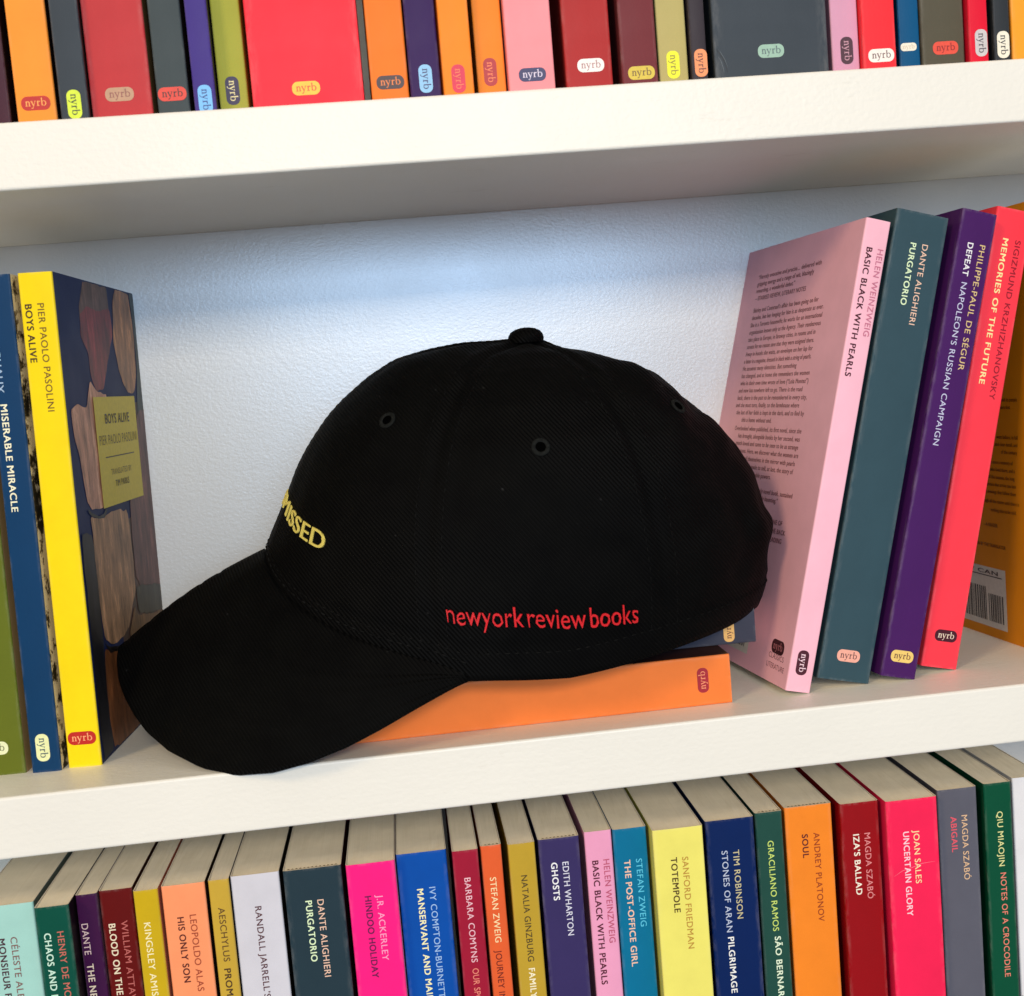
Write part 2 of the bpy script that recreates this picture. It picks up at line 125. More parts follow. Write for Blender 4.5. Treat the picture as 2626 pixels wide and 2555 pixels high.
COVER_ART = [((95, 68, 55), [(0.0392, 0.2031), (0.0726, 0.2029), (0.0735, 0.1928), (0.0746, 0.1867), (0.0295, 0.1843), (0.0301, 0.1918)]), ((122, 42, 42), [(0.0297, 0.1878), (0.0412, 0.1919), (0.0563, 0.1905), (0.0746, 0.1929), (0.0762, 0.1818), (0.0655, 0.1691), (0.0552, 0.1568), (0.0444, 0.1544), (0.037, 0.1615), (0.0366, 0.1719), (0.0291, 0.1775)]), ((158, 112, 74), [(0.0877, 0.2029), (0.1086, 0.2036), (0.1123, 0.1834), (0.1104, 0.1641), (0.1029, 0.1535), (0.0913, 0.1542), (0.081, 0.1637), (0.0764, 0.1793), (0.0807, 0.1952)]), ((40, 52, 48), [(0.1099, 0.204), (0.128, 0.2043), (0.1273, 0.1437), (0.1048, 0.1435), (0.1123, 0.1674), (0.1128, 0.1847)]), ((190, 138, 114), [(0.0058, 0.148), (0.0151, 0.1501), (0.0271, 0.1482), (0.0348, 0.1603), (0.0444, 0.1544), (0.0562, 0.1537), (0.0573, 0.1507), (0.0566, 0.1238), (0.0415, 0.1038), (0.0205, 0.1048), (0.0146, 0.1094), (0.0112, 0.1266), (0.0069, 0.1352)]), ((100, 62, 58), [(0.103, 0.1432), (0.1164, 0.146), (0.1275, 0.1444), (0.1268, 0.0952), (0.1268, 0.0553), (0.0751, 0.0635), (0.0766, 0.0992)]), ((160, 120, 88), [(0.0174, 0.1022), (0.0308, 0.1001), (0.0529, 0.1016), (0.0719, 0.0996), (0.0737, 0.0804), (0.0715, 0.0603), (0.0544, 0.046), (0.0333, 0.044), (0.02, 0.0487), (0.0177, 0.0666), (0.0178, 0.0912)]), ((62, 58, 48), [(0.0738, 0.0634), (0.1273, 0.0563), (0.1251, 0.0443), (0.0976, 0.0461), (0.0741, 0.0499)]), ((112, 78, 45), [(0.0739, 0.0496), (0.0975, 0.0458), (0.1254, 0.0435), (0.12, 0.0296), (0.0629, 0.0362), (0.0562, 0.0443), (0.0683, 0.0548)]), ((118, 70, 38), [(0.0179, 0.0454), (0.0386, 0.0402), (0.0602, 0.0354), (0.0654, 0.0013), (0.0187, 0.0012), (0.0147, 0.0144), (0.0148, 0.03)]), ((30, 30, 36), [(0.0022, 0.0962), (0.0169, 0.0943), (0.0175, 0.0474), (0.0157, 0.0297), (0.0168, 0.0018), (0.0026, 0.0013)]), ((20, 18, 20), [(0.0152, 0.1061), (0.0198, 0.1035), (0.0291, 0.1012), (0.0367, 0.102), (0.0393, 0.1033), (0.0412, 0.1028), (0.0371, 0.1001), (0.0288, 0.1002), (0.0193, 0.102), (0.0144, 0.1049)]), ((25, 20, 18), [(0.0178, 0.0483), (0.025, 0.0448), (0.0392, 0.042), (0.0386, 0.0402), (0.026, 0.0417)])]
HAT = {'rF': [[0.999, 0.0135], [0.9871, 0.0771], [0.9527, 0.17], [0.9183, 0.2655], [0.8932, 0.3324], [0.8533, 0.4538], [0.805, 0.5632], [0.7332, 0.6936], [0.671, 0.7769], [0.5761, 0.8803], [0.4754, 0.9551], [0.3527, 0.9927], [0.2295, 1.0132], [0.1318, 1.0099], [0.0693, 1.0134], [0.0375, 1.007]], 'rB': [[1.0, 0.0], [1.0075, 0.1519], [1.0056, 0.2173], [1.0328, 0.2735], [1.0298, 0.3073], [0.9971, 0.3499], [0.9874, 0.4078], [0.97, 0.4584], [0.9315, 0.4859], [0.8958, 0.5537], [0.8484, 0.6051], [0.773, 0.6761], [0.6782, 0.7547], [0.582, 0.8133], [0.4862, 0.8675], [0.3892, 0.9057], [0.2911, 0.9361], [0.1752, 0.9575], [0.126, 0.9735], [0.08, 0.9966], [0.046, 1.0007]], 'rz': [[0.0, 0.0755], [8.5506, 0.0721], [15.6361, 0.0656], [28.0885, 0.0564], [35.3088, 0.0518], [43.991, 0.0457], [52.9791, 0.0405], [60.8696, 0.0361], [68.1354, 0.0322], [72.6996, 0.0283], [73.5455, 0.0271], [78.8329, 0.0267], [87.8358, 0.0255], [94.6087, 0.0248], [99.2982, 0.0256], [104.1968, 0.0265], [109.2822, 0.0278], [114.6578, 0.0289], [123.6087, 0.0308], [132.9382, 0.0324], [143.3459, 0.0339], [152.555, 0.0354], [180.0, 0.0344]], 'outer': [[-0.17, 0.068, 0.0405], [-0.1695, 0.062, 0.0357], [-0.1672, 0.054, 0.0294], [-0.1628, 0.0455, 0.023], [-0.1581, 0.038, 0.0177], [-0.1524, 0.0305, 0.0124], [-0.1427, 0.0205, 0.0065], [-0.1269, 0.0095, 0.0006], [-0.1134, 0.001, -0.0003], [-0.0985, -0.004, 0.001], [-0.0817, -0.0065, 0.0043], [-0.0691, -0.0075, 0.0076], [-0.0543, -0.008, 0.0128], [-0.0393, -0.007, 0.0199], [-0.0286, -0.0065, 0.0242]], 'xc': 0.01259, 'ax': 0.11384, 'ym': 0.068, 'w': 0.0745, 'apex': [0.02334, 0.068, 0.16222], 'zA': 0.07555, 'zB': 0.03444}


# ------------------------------------------------------------------ helpers
def lin(c):
    def f(v):
        v = v / 255.0
        return v / 12.92 if v <= 0.04045 else ((v + 0.055) / 1.055) ** 2.4
    return (f(c[0]), f(c[1]), f(c[2]), 1.0)


MATS = {}


def node_mat(name):
    m = bpy.data.materials.new(name)
    m.use_nodes = True
    nt = m.node_tree
    return m, nt, nt.nodes['Principled BSDF']


def coords(nt):
    return nt.nodes.new('ShaderNodeTexCoord').outputs['Object']


def noise_node(nt, vec, scale, detail=3.0, rough=0.5, stretch=None):
    if stretch:
        mp = nt.nodes.new('ShaderNodeMapping')
        mp.inputs['Scale'].default_value = stretch
        nt.links.new(vec, mp.inputs['Vector'])
        vec = mp.outputs['Vector']
    n = nt.nodes.new('ShaderNodeTexNoise')
    n.inputs['Scale'].default_value = scale
    n.inputs['Detail'].default_value = detail
    n.inputs['Roughness'].default_value = rough
    nt.links.new(vec, n.inputs['Vector'])
    return n.outputs['Fac']


def ramp(nt, fac, stops):
    r = nt.nodes.new('ShaderNodeValToRGB')
    e = r.color_ramp.elements
    while len(e) < len(stops):
        e.new(0.5)
    for el, (p, c) in zip(e, stops):
        el.position = p
        el.color = c
    nt.links.new(fac, r.inputs['Fac'])
    return r.outputs['Color']


def bump(nt, bsdf, height, strength, dist, prev=None):
    b = nt.nodes.new('ShaderNodeBump')
    b.inputs['Strength'].default_value = strength
    b.inputs['Distance'].default_value = dist
    nt.links.new(height, b.inputs['Height'])
    if prev:
        nt.links.new(prev, b.inputs['Normal'])
    nt.links.new(b.outputs['Normal'], bsdf.inputs['Normal'])
    return b.outputs['Normal']


def scale_col(c, k):
    return (min(1, c[0] * k), min(1, c[1] * k), min(1, c[2] * k), 1)


def card(c, rough=0.48):
    """printed, matt-laminated cover board"""
    key = ('card', c, rough)
    if key not in MATS:
        m, nt, b = node_mat('cover_board')
        L = lin(c)
        co = coords(nt)
        f = noise_node(nt, co, 38, 4, 0.6)
        base = ramp(nt, f, [(0.3, scale_col(L, 0.93)), (0.7, scale_col(L, 1.05))])
        gen = nt.nodes.new('ShaderNodeSeparateXYZ')
        nt.links.new(nt.nodes.new('ShaderNodeTexCoord').outputs['Generated'], gen.inputs[0])
        wear = None
        for axis, lo in (('X', 0.80), ('Z', 0.988)):          # rubbed folds and rubbed head and tail of the spine
            m1 = nt.nodes.new('ShaderNodeMath'); m1.operation = 'SUBTRACT'; m1.inputs[1].default_value = 0.5
            nt.links.new(gen.outputs[axis], m1.inputs[0])
            m2 = nt.nodes.new('ShaderNodeMath'); m2.operation = 'ABSOLUTE'
            nt.links.new(m1.outputs[0], m2.inputs[0])
            mr = nt.nodes.new('ShaderNodeMapRange')
            mr.inputs['From Min'].default_value = lo / 2
            mr.inputs['From Max'].default_value = 0.5
            nt.links.new(m2.outputs[0], mr.inputs['Value'])
            if wear is None:
                wear = mr.outputs['Result']
            else:
                mm = nt.nodes.new('ShaderNodeMath'); mm.operation = 'MAXIMUM'
                nt.links.new(wear, mm.inputs[0]); nt.links.new(mr.outputs['Result'], mm.inputs[1])
                wear = mm.outputs[0]
        oi = nt.nodes.new('ShaderNodeObjectInfo')
        ad = nt.nodes.new('ShaderNodeVectorMath'); ad.operation = 'ADD'
        nt.links.new(co, ad.inputs[0]); nt.links.new(oi.outputs['Location'], ad.inputs[1])
        wn = nt.nodes.new('ShaderNodeMapRange')
        wn.inputs['From Min'].default_value = 0.42; wn.inputs['From Max'].default_value = 0.72; wn.inputs['To Max'].default_value = 0.30
        nt.links.new(noise_node(nt, ad.outputs[0], 1.0, 5, 0.7, (400, 400, 110)), wn.inputs['Value'])
        wm = nt.nodes.new('ShaderNodeMath'); wm.operation = 'MULTIPLY'
        gy = nt.nodes.new('ShaderNodeMapRange')
        gy.inputs['From Min'].default_value = 0.02; gy.inputs['From Max'].default_value = 0.006
        nt.links.new(gen.outputs['Y'], gy.inputs['Value'])
        wg = nt.nodes.new('ShaderNodeMath'); wg.operation = 'MULTIPLY'
        nt.links.new(wear, wg.inputs[0]); nt.links.new(gy.outputs['Result'], wg.inputs[1])
        nt.links.new(wg.outputs[0], wm.inputs[0]); nt.links.new(wn.outputs['Result'], wm.inputs[1])
        mx = nt.nodes.new('ShaderNodeMix'); mx.data_type = 'RGBA'
        nt.links.new(wm.outputs[0], mx.inputs['Factor'])
        nt.links.new(base, mx.inputs['A'])
        mx.inputs['B'].default_value = (min(1, L[0] * .6 + .32), min(1, L[1] * .6 + .30), min(1, L[2] * .6 + .28), 1)
        nt.links.new(mx.outputs['Result'], b.inputs['Base Color'])
        rr = nt.nodes.new('ShaderNodeMapRange')
        rr.inputs['To Min'].default_value = rough - 0.05
        rr.inputs['To Max'].default_value = rough + 0.12
        nt.links.new(noise_node(nt, co, 60, 3), rr.inputs['Value'])
        nt.links.new(rr.outputs['Result'], b.inputs['Roughness'])
        b.inputs['Specular IOR Level'].default_value = 0.16
        bump(nt, b, noise_node(nt, co, 900, 2), 0.12, 0.0003)
        MATS[key] = m
    return MATS[key]


def ink(c, rough=0.45):
    key = ('ink', c)
    if key not in MATS:
        m, nt, b = node_mat('printing_ink')
        L = lin(c)
        f = noise_node(nt, coords(nt), 500, 2)
        nt.links.new(ramp(nt, f, [(0.3, scale_col(L, 0.94)), (0.7, scale_col(L, 1.04))]), b.inputs['Base Color'])
        b.inputs['Roughness'].default_value = rough
        b.inputs['Specular IOR Level'].default_value = 0.35
        MATS[key] = m
    return MATS[key]


def paper():
    if 'paper' not in MATS:
        m, nt, b = node_mat('page_edges')
        co = coords(nt)
        f = noise_node(nt, co, 1.0, 3, 0.7, (2600, 14, 14))
        g = noise_node(nt, co, 45, 4, 0.6)
        mx = nt.nodes.new('ShaderNodeMix')
        mx.data_type = 'RGBA'
        mx.blend_type = 'MULTIPLY'
        mx.inputs['Factor'].default_value = 1.0
        nt.links.new(ramp(nt, f, [(0.25, lin((232, 221, 197))), (0.75, lin((241, 231, 210)))]), mx.inputs['A'])
        nt.links.new(ramp(nt, g, [(0.25, (0.86, 0.86, 0.86, 1)), (0.6, (1, 1, 1, 1))]), mx.inputs['B'])
        nt.links.new(mx.outputs['Result'], b.inputs['Base Color'])
        b.inputs['Roughness'].default_value = 0.85
        b.inputs['Specular IOR Level'].default_value = 0.1
        bump(nt, b, f, 0.10, 0.0004)
        MATS['paper'] = m
    return MATS['paper']


def paint(name, c, rough, peel, grain, spec=0.5, fine=1.0):
    m, nt, b = node_mat(name)
    b.inputs['Specular IOR Level'].default_value = spec
    co = coords(nt)
    L = lin(c)
    f = noise_node(nt, co, 9, 5, 0.6)
    sm = nt.nodes.new('ShaderNodeMix')
    sm.data_type = 'RGBA'
    sm.blend_type = 'MULTIPLY'
    sm.inputs['Factor'].default_value = 1.0
    nt.links.new(ramp(nt, f, [(0.3, scale_col(L, 0.96)), (0.7, scale_col(L, 1.02))]), sm.inputs['A'])
    sc = noise_node(nt, co, 1.0, 6, 0.75, (24, 60, 90))
    nt.links.new(ramp(nt, sc, [(0.63, (1, 1, 1, 1)), (0.78, (1 - .16 * grain / .12, 1 - .18 * grain / .12, 1 - .21 * grain / .12, 1))]), sm.inputs['B'])
    nt.links.new(sm.outputs['Result'], b.inputs['Base Color'])
    rr = nt.nodes.new('ShaderNodeMapRange')
    rr.inputs['To Min'].default_value = rough - 0.06
    rr.inputs['To Max'].default_value = rough + 0.08
    nt.links.new(noise_node(nt, co, 25, 3), rr.inputs['Value'])
    nt.links.new(rr.outputs['Result'], b.inputs['Roughness'])
    n1 = bump(nt, b, noise_node(nt, co, fine, 3, 0.6, (380, 520, 520)), peel, 0.0012)
    bump(nt, b, noise_node(nt, co, 1.0, 4, 0.6, (35, 500, 500)), grain, 0.0008, n1)
    return m


def doodle():
    m, nt, b = node_mat('scribbled_cover')
    co = coords(nt)
    f = noise_node(nt, co, 150, 6, 0.75)
    g = noise_node(nt, co, 40, 3, 0.6)
    ad = nt.nodes.new('ShaderNodeMath')
    ad.operation = 'MULTIPLY'
    nt.links.new(f, ad.inputs[0])
    nt.links.new(g, ad.inputs[1])
    nt.links.new(ramp(nt, ad.outputs[0], [(0.195, lin((28, 24, 20))), (0.215, lin((140, 124, 98))), (0.235, lin((236, 222, 186)))]), b.inputs['Base Color'])
    b.inputs['Roughness'].default_value = 0.5
    return m


def brushed(c):
    """painted picture: brush-streaked tone"""
    key = ('brush', c)
    if key not in MATS:
        m, nt, b = node_mat('painted_picture')
        L = lin(c)
        co = coords(nt)
        f = noise_node(nt, co, 1.0, 6, 0.72, (90, 190, 42))
        nt.links.new(ramp(nt, f, [(0.34, scale_col(L, 0.42)), (0.46, scale_col(L, 1.0)), (0.54, scale_col(L, 1.25)), (0.66, scale_col(L, 2.3))]), b.inputs['Base Color'])
        b.inputs['Roughness'].default_value = 0.45
        b.inputs['Specular IOR Level'].default_value = 0.3
        MATS[key] = m
    return MATS[key]


def link_mesh(name, me, parent=None, mats=()):
    for m in mats:
        me.materials.append(m)
    o = bpy.data.objects.new(name, me)
    COL.objects.link(o)
    if parent:
        o.parent = parent
    return o


def mesh_from(name, verts, faces, mi=None, smooth=False):
    me = bpy.data.meshes.new(name)
    me.from_pydata([tuple(v) for v in verts], [], faces)
    if mi:
        for p, k in zip(me.polygons, mi):
            p.material_index = k
    if smooth:
        for p in me.polygons:
            p.use_smooth = True
    me.update()
    return me


def thing(name, label, cat, group=None, matrix=None):
    o = bpy.data.objects.new(name, None)
    COL.objects.link(o)
    o.empty_display_size = 0.02
    if matrix:
        o.matrix_world = matrix
    o['label'], o['category'] = label, cat
    if group:
        o['group'] = group
    return o


def bevel_box(name, x0, x1, y0, y1, z0, z1, bev, mat, parent):
    bm = bmesh.new()
    vs = [bm.verts.new((x, y, z)) for x in (x0, x1) for y in (y0, y1) for z in (z0, z1)]
    for f in ((0, 1, 3, 2), (4, 6, 7, 5), (0, 4, 5, 1), (2, 3, 7, 6), (0, 2, 6, 4), (1, 5, 7, 3)):
        bm.faces.new([vs[i] for i in f])
    bmesh.ops.recalc_face_normals(bm, faces=bm.faces)
    if bev:
        bmesh.ops.bevel(bm, geom=[e for e in bm.edges if abs(e.verts[0].co.x - e.verts[1].co.x) > 1e-6],
                        offset=bev, segments=3, profile=0.5, affect='EDGES')
    me = bpy.data.meshes.new(name)
    bm.to_mesh(me)
    bm.free()
    return link_mesh(name, me, parent, [mat])


# ---- lettering: text outlines turned into flat (or thick) meshes, cached per string
TXT = {}


def text_geo(s, bold=0.0, extrude=0.0, bevel=0.0):
    key = (s, bold, extrude, bevel)
    if key not in TXT:
        cu = bpy.data.curves.new('lettering', 'FONT')
        cu.body = s
        cu.size = 1.0
        cu.offset = -0.004 + 0.01 * min(bold, 0.0)
        cu.extrude = extrude
        cu.bevel_depth = bevel
        cu.resolution_u = 5
        cu.space_character = 1.06 + 0.05 * bold
        cu.space_word = 0.45 if s.startswith('newyork') else 1.0
        o = bpy.data.objects.new('lettering', cu)
        COL.objects.link(o)
        bpy.context.view_layer.update()
        dg = bpy.context.evaluated_depsgraph_get()
        me = bpy.data.meshes.new_from_object(o.evaluated_get(dg))
        vs = [v.co.copy() for v in me.vertices]
        fs = [tuple(p.vertices) for p in me.polygons]
        if bold > 0 and extrude == 0:                # heavier weight: the outline struck four times, each a hair above the last
            b0, n0, d = list(vs), len(vs), 0.020 * bold + 0.004
            f0 = list(fs)
            vs, fs = [], []
            for k, (dx, dy) in enumerate(((-d, -d * .6), (d, -d * .6), (d, d * .6), (-d, d * .6))):
                fs += [tuple(i + k * n0 for i in f) for f in f0]
                vs += [Vector((v.x + dx, v.y + dy, k * 1.0)) for v in b0]
        bpy.data.objects.remove(o)
        bpy.data.curves.remove(cu)
        bpy.data.meshes.remove(me)
        TXT[key] = (vs, fs, min(v.x for v in vs), max(v.x for v in vs))
    return TXT[key]


_, _, _, _ = text_geo('H')
CAP = max(v.y for v in TXT[('H', 0.0, 0.0, 0.0)][0])


def serif_nyrb():
    """the four serif letters of the badge, x-height 1, built stroke by stroke"""
    P = []
    def rect(x0, y0, x1, y1):
        P.append([(x0, y0), (x1, y0), (x1, y1), (x0, y1)])
    def strip(pts):
        for (a, b, w), (c, d, v) in zip(pts[:-1], pts[1:]):
            L = math.hypot(c - a, d - b) or 1
            nx, ny = -(d - b) / L, (c - a) / L
            P.append([(a + nx * w / 2, b + ny * w / 2), (a - nx * w / 2, b - ny * w / 2),
                      (c - nx * v / 2, d - ny * v / 2), (c + nx * v / 2, d + ny * v / 2)])
    x = 0.0                                   # n
    rect(x + .12, .08, x + .33, .95)
    rect(x, 0, x + .46, .1)
    P.append([(x - .02, .86), (x + .33, .86), (x + .33, 1.04)])
    strip([(x + .3, .72, .08), (x + .42, .88, .12), (x + .58, .93, .16), (x + .72, .84, .2), (x + .78, .65, .21), (x + .78, .08, .21)])
    rect(x + .6, 0, x + 1.0, .1)
    x = 1.08                                  # y
    strip([(x + .12, .95, .22), (x + .5, .05, .2)])
    strip([(x + .84, .95, .1), (x + .5, .05, .11), (x + .36, -.32, .12), (x + .2, -.44, .16), (x + .06, -.38, .14)])
    rect(x - .06, .92, x + .36, 1.0)
    rect(x + .64, .92, x + 1.0, 1.0)
    x = 2.18                                  # r
    rect(x + .12, .08, x + .33, .95)
    rect(x, 0, x + .5, .1)
    P.append([(x - .02, .86), (x + .33, .86), (x + .33, 1.04)])
    strip([(x + .3, .7, .08), (x + .42, .86, .14), (x + .58, .9, .22), (x + .68, .84, .2)])
    x = 2.98                                  # b
    rect(x + .12, .05, x + .32, 1.5)
    P.append([(x - .04, 1.42), (x + .32, 1.42), (x + .32, 1.6)])
    pts = []
    for k in range(15):
        t = math.radians(150 - k * 300 / 14)
        pts.append((x + .58 + .38 * math.cos(t), .49 + .46 * math.sin(t), .1 + .11 * max(0, math.cos(t))))
    strip(pts)
    vs, fs = [], []
    for k, p in enumerate(P):
        fs.append(tuple(range(len(vs), len(vs) + len(p))))
        vs += [(a, b, k * 0.0012) for a, b in p]
    return vs, fs, 4.0


NYRB = serif_nyrb()


def put_text(name, parent, s, vis, bold, col, place, length, cap, lift=(0, -1, 0)):
    """place(a, b) maps letter coordinates (along, up) in metres to the parent's space"""
    vs, fs, x0, x1 = text_geo(s, bold)
    _, _, v0, v1 = text_geo(vis, bold)
    kx = length / (v1 - v0)
    ky = cap / CAP
    me = mesh_from(name, [Vector(place((v.x - x0) * kx, v.y * ky)) + Vector(lift) * (v.z * 0.000012) for v in vs], fs)
    return link_mesh(name, me, parent, [ink(col)])


def badge_mesh(lw, lh, place):
    r = lh * 0.44
    pts = []
    for cx, cy, a0 in ((lw / 2 - r, lh / 2 - r, 0), (-lw / 2 + r, lh / 2 - r, 90), (-lw / 2 + r, -lh / 2 + r, 180), (lw / 2 - r, -lh / 2 + r, 270)):
        for k in range(7):
            t = math.radians(a0 + k * 15)
            pts.append((cx + r * math.cos(t), cy + r * math.sin(t)))
    return [place(a, b, 0) for a, b in pts], [tuple(range(len(pts)))]


def put_badge(parent, place, lw, lh, col, tcol):
    """place(a, b, lift)"""
    vs, fs = badge_mesh(lw, lh, place)
    b = link_mesh('publisher_badge', mesh_from('publisher_badge', vs, fs), parent, [ink(col)])
    k = lw * 0.72 / NYRB[2]
    vs = [place(v[0] * k - lw * 0.36, v[1] * k - 0.55 * k, 0.00006 + v[2] * k * 0.3) for v in NYRB[0]]
    link_mesh('badge_lettering', mesh_from('badge_lettering', vs, NYRB[1]), b, [ink(tcol)])
    return b


# ------------------------------------------------------------------ the bookcase
case = thing('bookcase', 'white painted bookcase whose boards carry the rows of paperbacks', 'bookcase')
board_paint = paint('shelf_paint', (236, 232, 221), 0.42, 0.16, 0.12)
wall_paint = paint('back_panel_paint', (208, 205, 199), 0.28, 0.13, 0.0, 0.9, 1.7)
_wb = wall_paint.node_tree.nodes['Principled BSDF']          # glossy enamel on the back panel
_wb.inputs['Coat Weight'].default_value = 1.0
_wb.inputs['Coat Roughness'].default_value = 0.26
XL, XR = -0.62, 0.66
STEP = H + T
for z in (STEP, 0.0, -STEP):
    bevel_box('shelf_board', XL, XR, 0.0, DEPTH - 0.0005, z - T, z, 0.0011, board_paint, case)
bevel_box('back_panel', XL, XR, DEPTH, DEPTH + 0.006, -STEP - T - 0.02, 2 * STEP + 0.03, 0, wall_paint, case)
bevel_box('shelf_board', XL, XR, 0.0, DEPTH - 0.0005, 2 * STEP - T, 2 * STEP, 0.0011, board_paint, case)
for x in (XL - 0.02, XR):
    bevel_box('side_panel', x, x + 0.02, 0.0, DEPTH + 0.006, -STEP - T - 0.02, 2 * STEP + 0.03, 0, board_paint, case)


# ------------------------------------------------------------------ the books
def cover_mesh(w, d, h, rnd=0.0008):
    c = 0.00032
    rnd = min(rnd, w * 0.3)
    def prof(o, r):
        p = [(o, d)]
        for k in range(4):
            t = math.radians(180 + 30 * k)
            p.append((o + r + r * math.cos(t), o + r + r * math.sin(t)))
        n = 6
        for k in range(1, n):
            u = k / n
            p.append((o + r + (w - 2 * o - 2 * r) * u, o - 0.00014 * 4 * u * (1 - u)))
        for k in range(4):
            t = math.radians(270 + 30 * k)
            p.append((w - o - r + r * math.cos(t), o + r + r * math.sin(t)))
        p.append((w - o, d))
        return p
    A, B = prof(0, rnd), prof(c, max(rnd - c, 0.0003))
    n = len(A)
    vs = [(x, y, z) for P in (A, B) for z in (0, h) for x, y in P]
    fs, mi = [], []
    for i in range(n - 1):
        fs.append((i, i + 1, n + i + 1, n + i)); mi.append(2 if i == 0 else 1 if i == n - 2 else 0)
        fs.append((2 * n + i + 1, 2 * n + i, 3 * n + i, 3 * n + i + 1)); mi.append(3)
        fs.append((n + i, n + i + 1, 3 * n + i + 1, 3 * n + i)); mi.append(3)
        fs.append((i + 1, i, 2 * n + i, 2 * n + i + 1)); mi.append(3)
    for i in (0, n - 1):
        fs.append((i, n + i, 3 * n + i, 2 * n + i)); mi.append(3)
    me = mesh_from('cover', vs, fs, mi)
    return me


def page_mesh(w, d, h, teeth=False):
    c = 0.00042
    vs, fs = [], []
    nx, ny = 8, 10
    top = []
    for j in range(ny + 1):
        for i in range(nx + 1):
            x = c + (w - 2 * c) * i / nx
            y = 0.0006 + (d - 0.0018) * j / ny
            z = h - 0.00025 + 0.00022 * noise.noise(Vector((x * 900, y * 60, w * 700)))
            if j == 0:
                z -= 0.0003
            vs.append((x, y, z))
    for j in range(ny):
        for i in range(nx):
            a = j * (nx + 1) + i
            fs.append((a, a + 1, a + nx + 2, a + nx + 1))
    ring = [i for i in range(nx + 1)] + [j * (nx + 1) + nx for j in range(1, ny + 1)] + \
           [ny * (nx + 1) + i for i in range(nx - 1, -1, -1)] + [j * (nx + 1) for j in range(ny - 1, 0, -1)]
    base = len(vs)
    for i in ring:
        vs.append((vs[i][0], vs[i][1], 0.0003))
    m = len(ring)
    for k in range(m):
        fs.append((ring[(k + 1) % m], ring[k], base + k, base + (k + 1) % m))
    fs.append(tuple(base + k for k in range(m))[::-1])
    mi = [0] * len(fs)
    if teeth:                                       # torn glue perforations along the spine edge of the top
        x = c + 0.0012
        while x < w - 0.0022:
            n = len(vs)
            k = 0.0010 + 0.0004 * noise.noise(Vector((x * 500, 3, w * 900)))
            vs += [(x, 0.0009, h + 0.00002), (x + 0.0014, 0.0009, h + 0.00002), (x + 0.0007, 0.0009 + k, h + 0.00002)]
            fs.append((n, n + 1, n + 2))
            mi.append(1)
            x += 0.00165
    return mesh_from('page_block', vs, fs, mi)


EDGE = lin((225, 215, 198))
edge_mat, _nt, _b = node_mat('cover_edge')
_b.inputs['Base Color'].default_value = EDGE
_b.inputs['Roughness'].default_value = 0.7
doodle_mat = doodle()
ROOT = []
for idx, (label, group, col, fcol, o, w, h, d, lean, yaw, lying, texts, badges) in enumerate(BOOKS):
    M = Matrix.Translation(o) @ Matrix.Rotation(yaw, 4, 'Z') @ Matrix.Rotation(lean, 4, 'Y')
    if lying:
        M = M @ Matrix(((0, 0, -1, 0), (0, 1, 0, 0), (1, 0, 0, 0), (0, 0, 0, 1)))
    root = thing('book', label, 'book', group, M)
    ROOT.append(root)
    front = doodle_mat if idx == DOODLE else card(fcol)
    cov = link_mesh('cover', cover_mesh(w, d, h), root, [card(col), front, card(col), edge_mat])
    link_mesh('page_block', page_mesh(w, d, h, idx in TORN), root, [paper(), ink((96, 80, 58))])
    for k, (full, vis, bold, tc, u, zt, L) in enumerate(texts):
        nm = 'title_lettering' if (k == len(texts) - 1) else 'author_lettering'
        cap = 0.0026
        put_text(nm, root, full, vis, max(bold, .3), tc, lambda a, b, u=u, zt=zt: (u - cap / 2 + b, -0.00022, zt - a), L, cap)
    for (ori, u, z, bc, tc, lw, lh) in badges:
        if ori == 'h':
            pl = lambda a, b, q, u=u, z=z: (u + a, -0.0002 - q, z + b)
        else:
            pl = lambda a, b, q, u=u, z=z: (u + b, -0.0002 - q, z - a)
        put_badge(root, pl, lw, lh, bc, tc)

def crease(root, pts, wd, col):
    vs, fs = [], []
    for i, (u, z) in enumerate(pts):
        a, b = pts[max(0, i - 1)], pts[min(len(pts) - 1, i + 1)]
        L = math.hypot(b[0] - a[0], b[1] - a[1])
        nx, nz = -(b[1] - a[1]) / L, (b[0] - a[0]) / L
        w_ = wd * (0.25 if i in (0, len(pts) - 1) else 1)
        vs += [(u + nx * w_ / 2, -.00017, z + nz * w_ / 2), (u - nx * w_ / 2, -.00017, z - nz * w_ / 2)]
    for i in range(len(pts) - 1):
        fs.append((2 * i, 2 * i + 1, 2 * i + 3, 2 * i + 2))
    link_mesh('crease', mesh_from('crease', vs, fs), root, [ink(col)])


crease(ROOT[CREASED], [(.0010, .0140), (.0022, .0122), (.0037, .0096), (.0048, .0062), (.0050, .0045)], .0003, (34, 38, 44))
crease(ROOT[CREASED], [(.0014, .0112), (.0026, .0092), (.0034, .0062), (.0036, .0045)], .00022, (100, 108, 114))
crease(ROOT[CREASED], [(.0016, .0141), (.0028, .0124), (.0042, .0098), (.0053, .0064)], .00018, (92, 100, 106))
crease(ROOT[RUBBED], [(.0020, .1690), (.0060, .1712), (.0105, .1722), (.0150, .1735), (.0210, .1738)], .00022, (255, 130, 150))

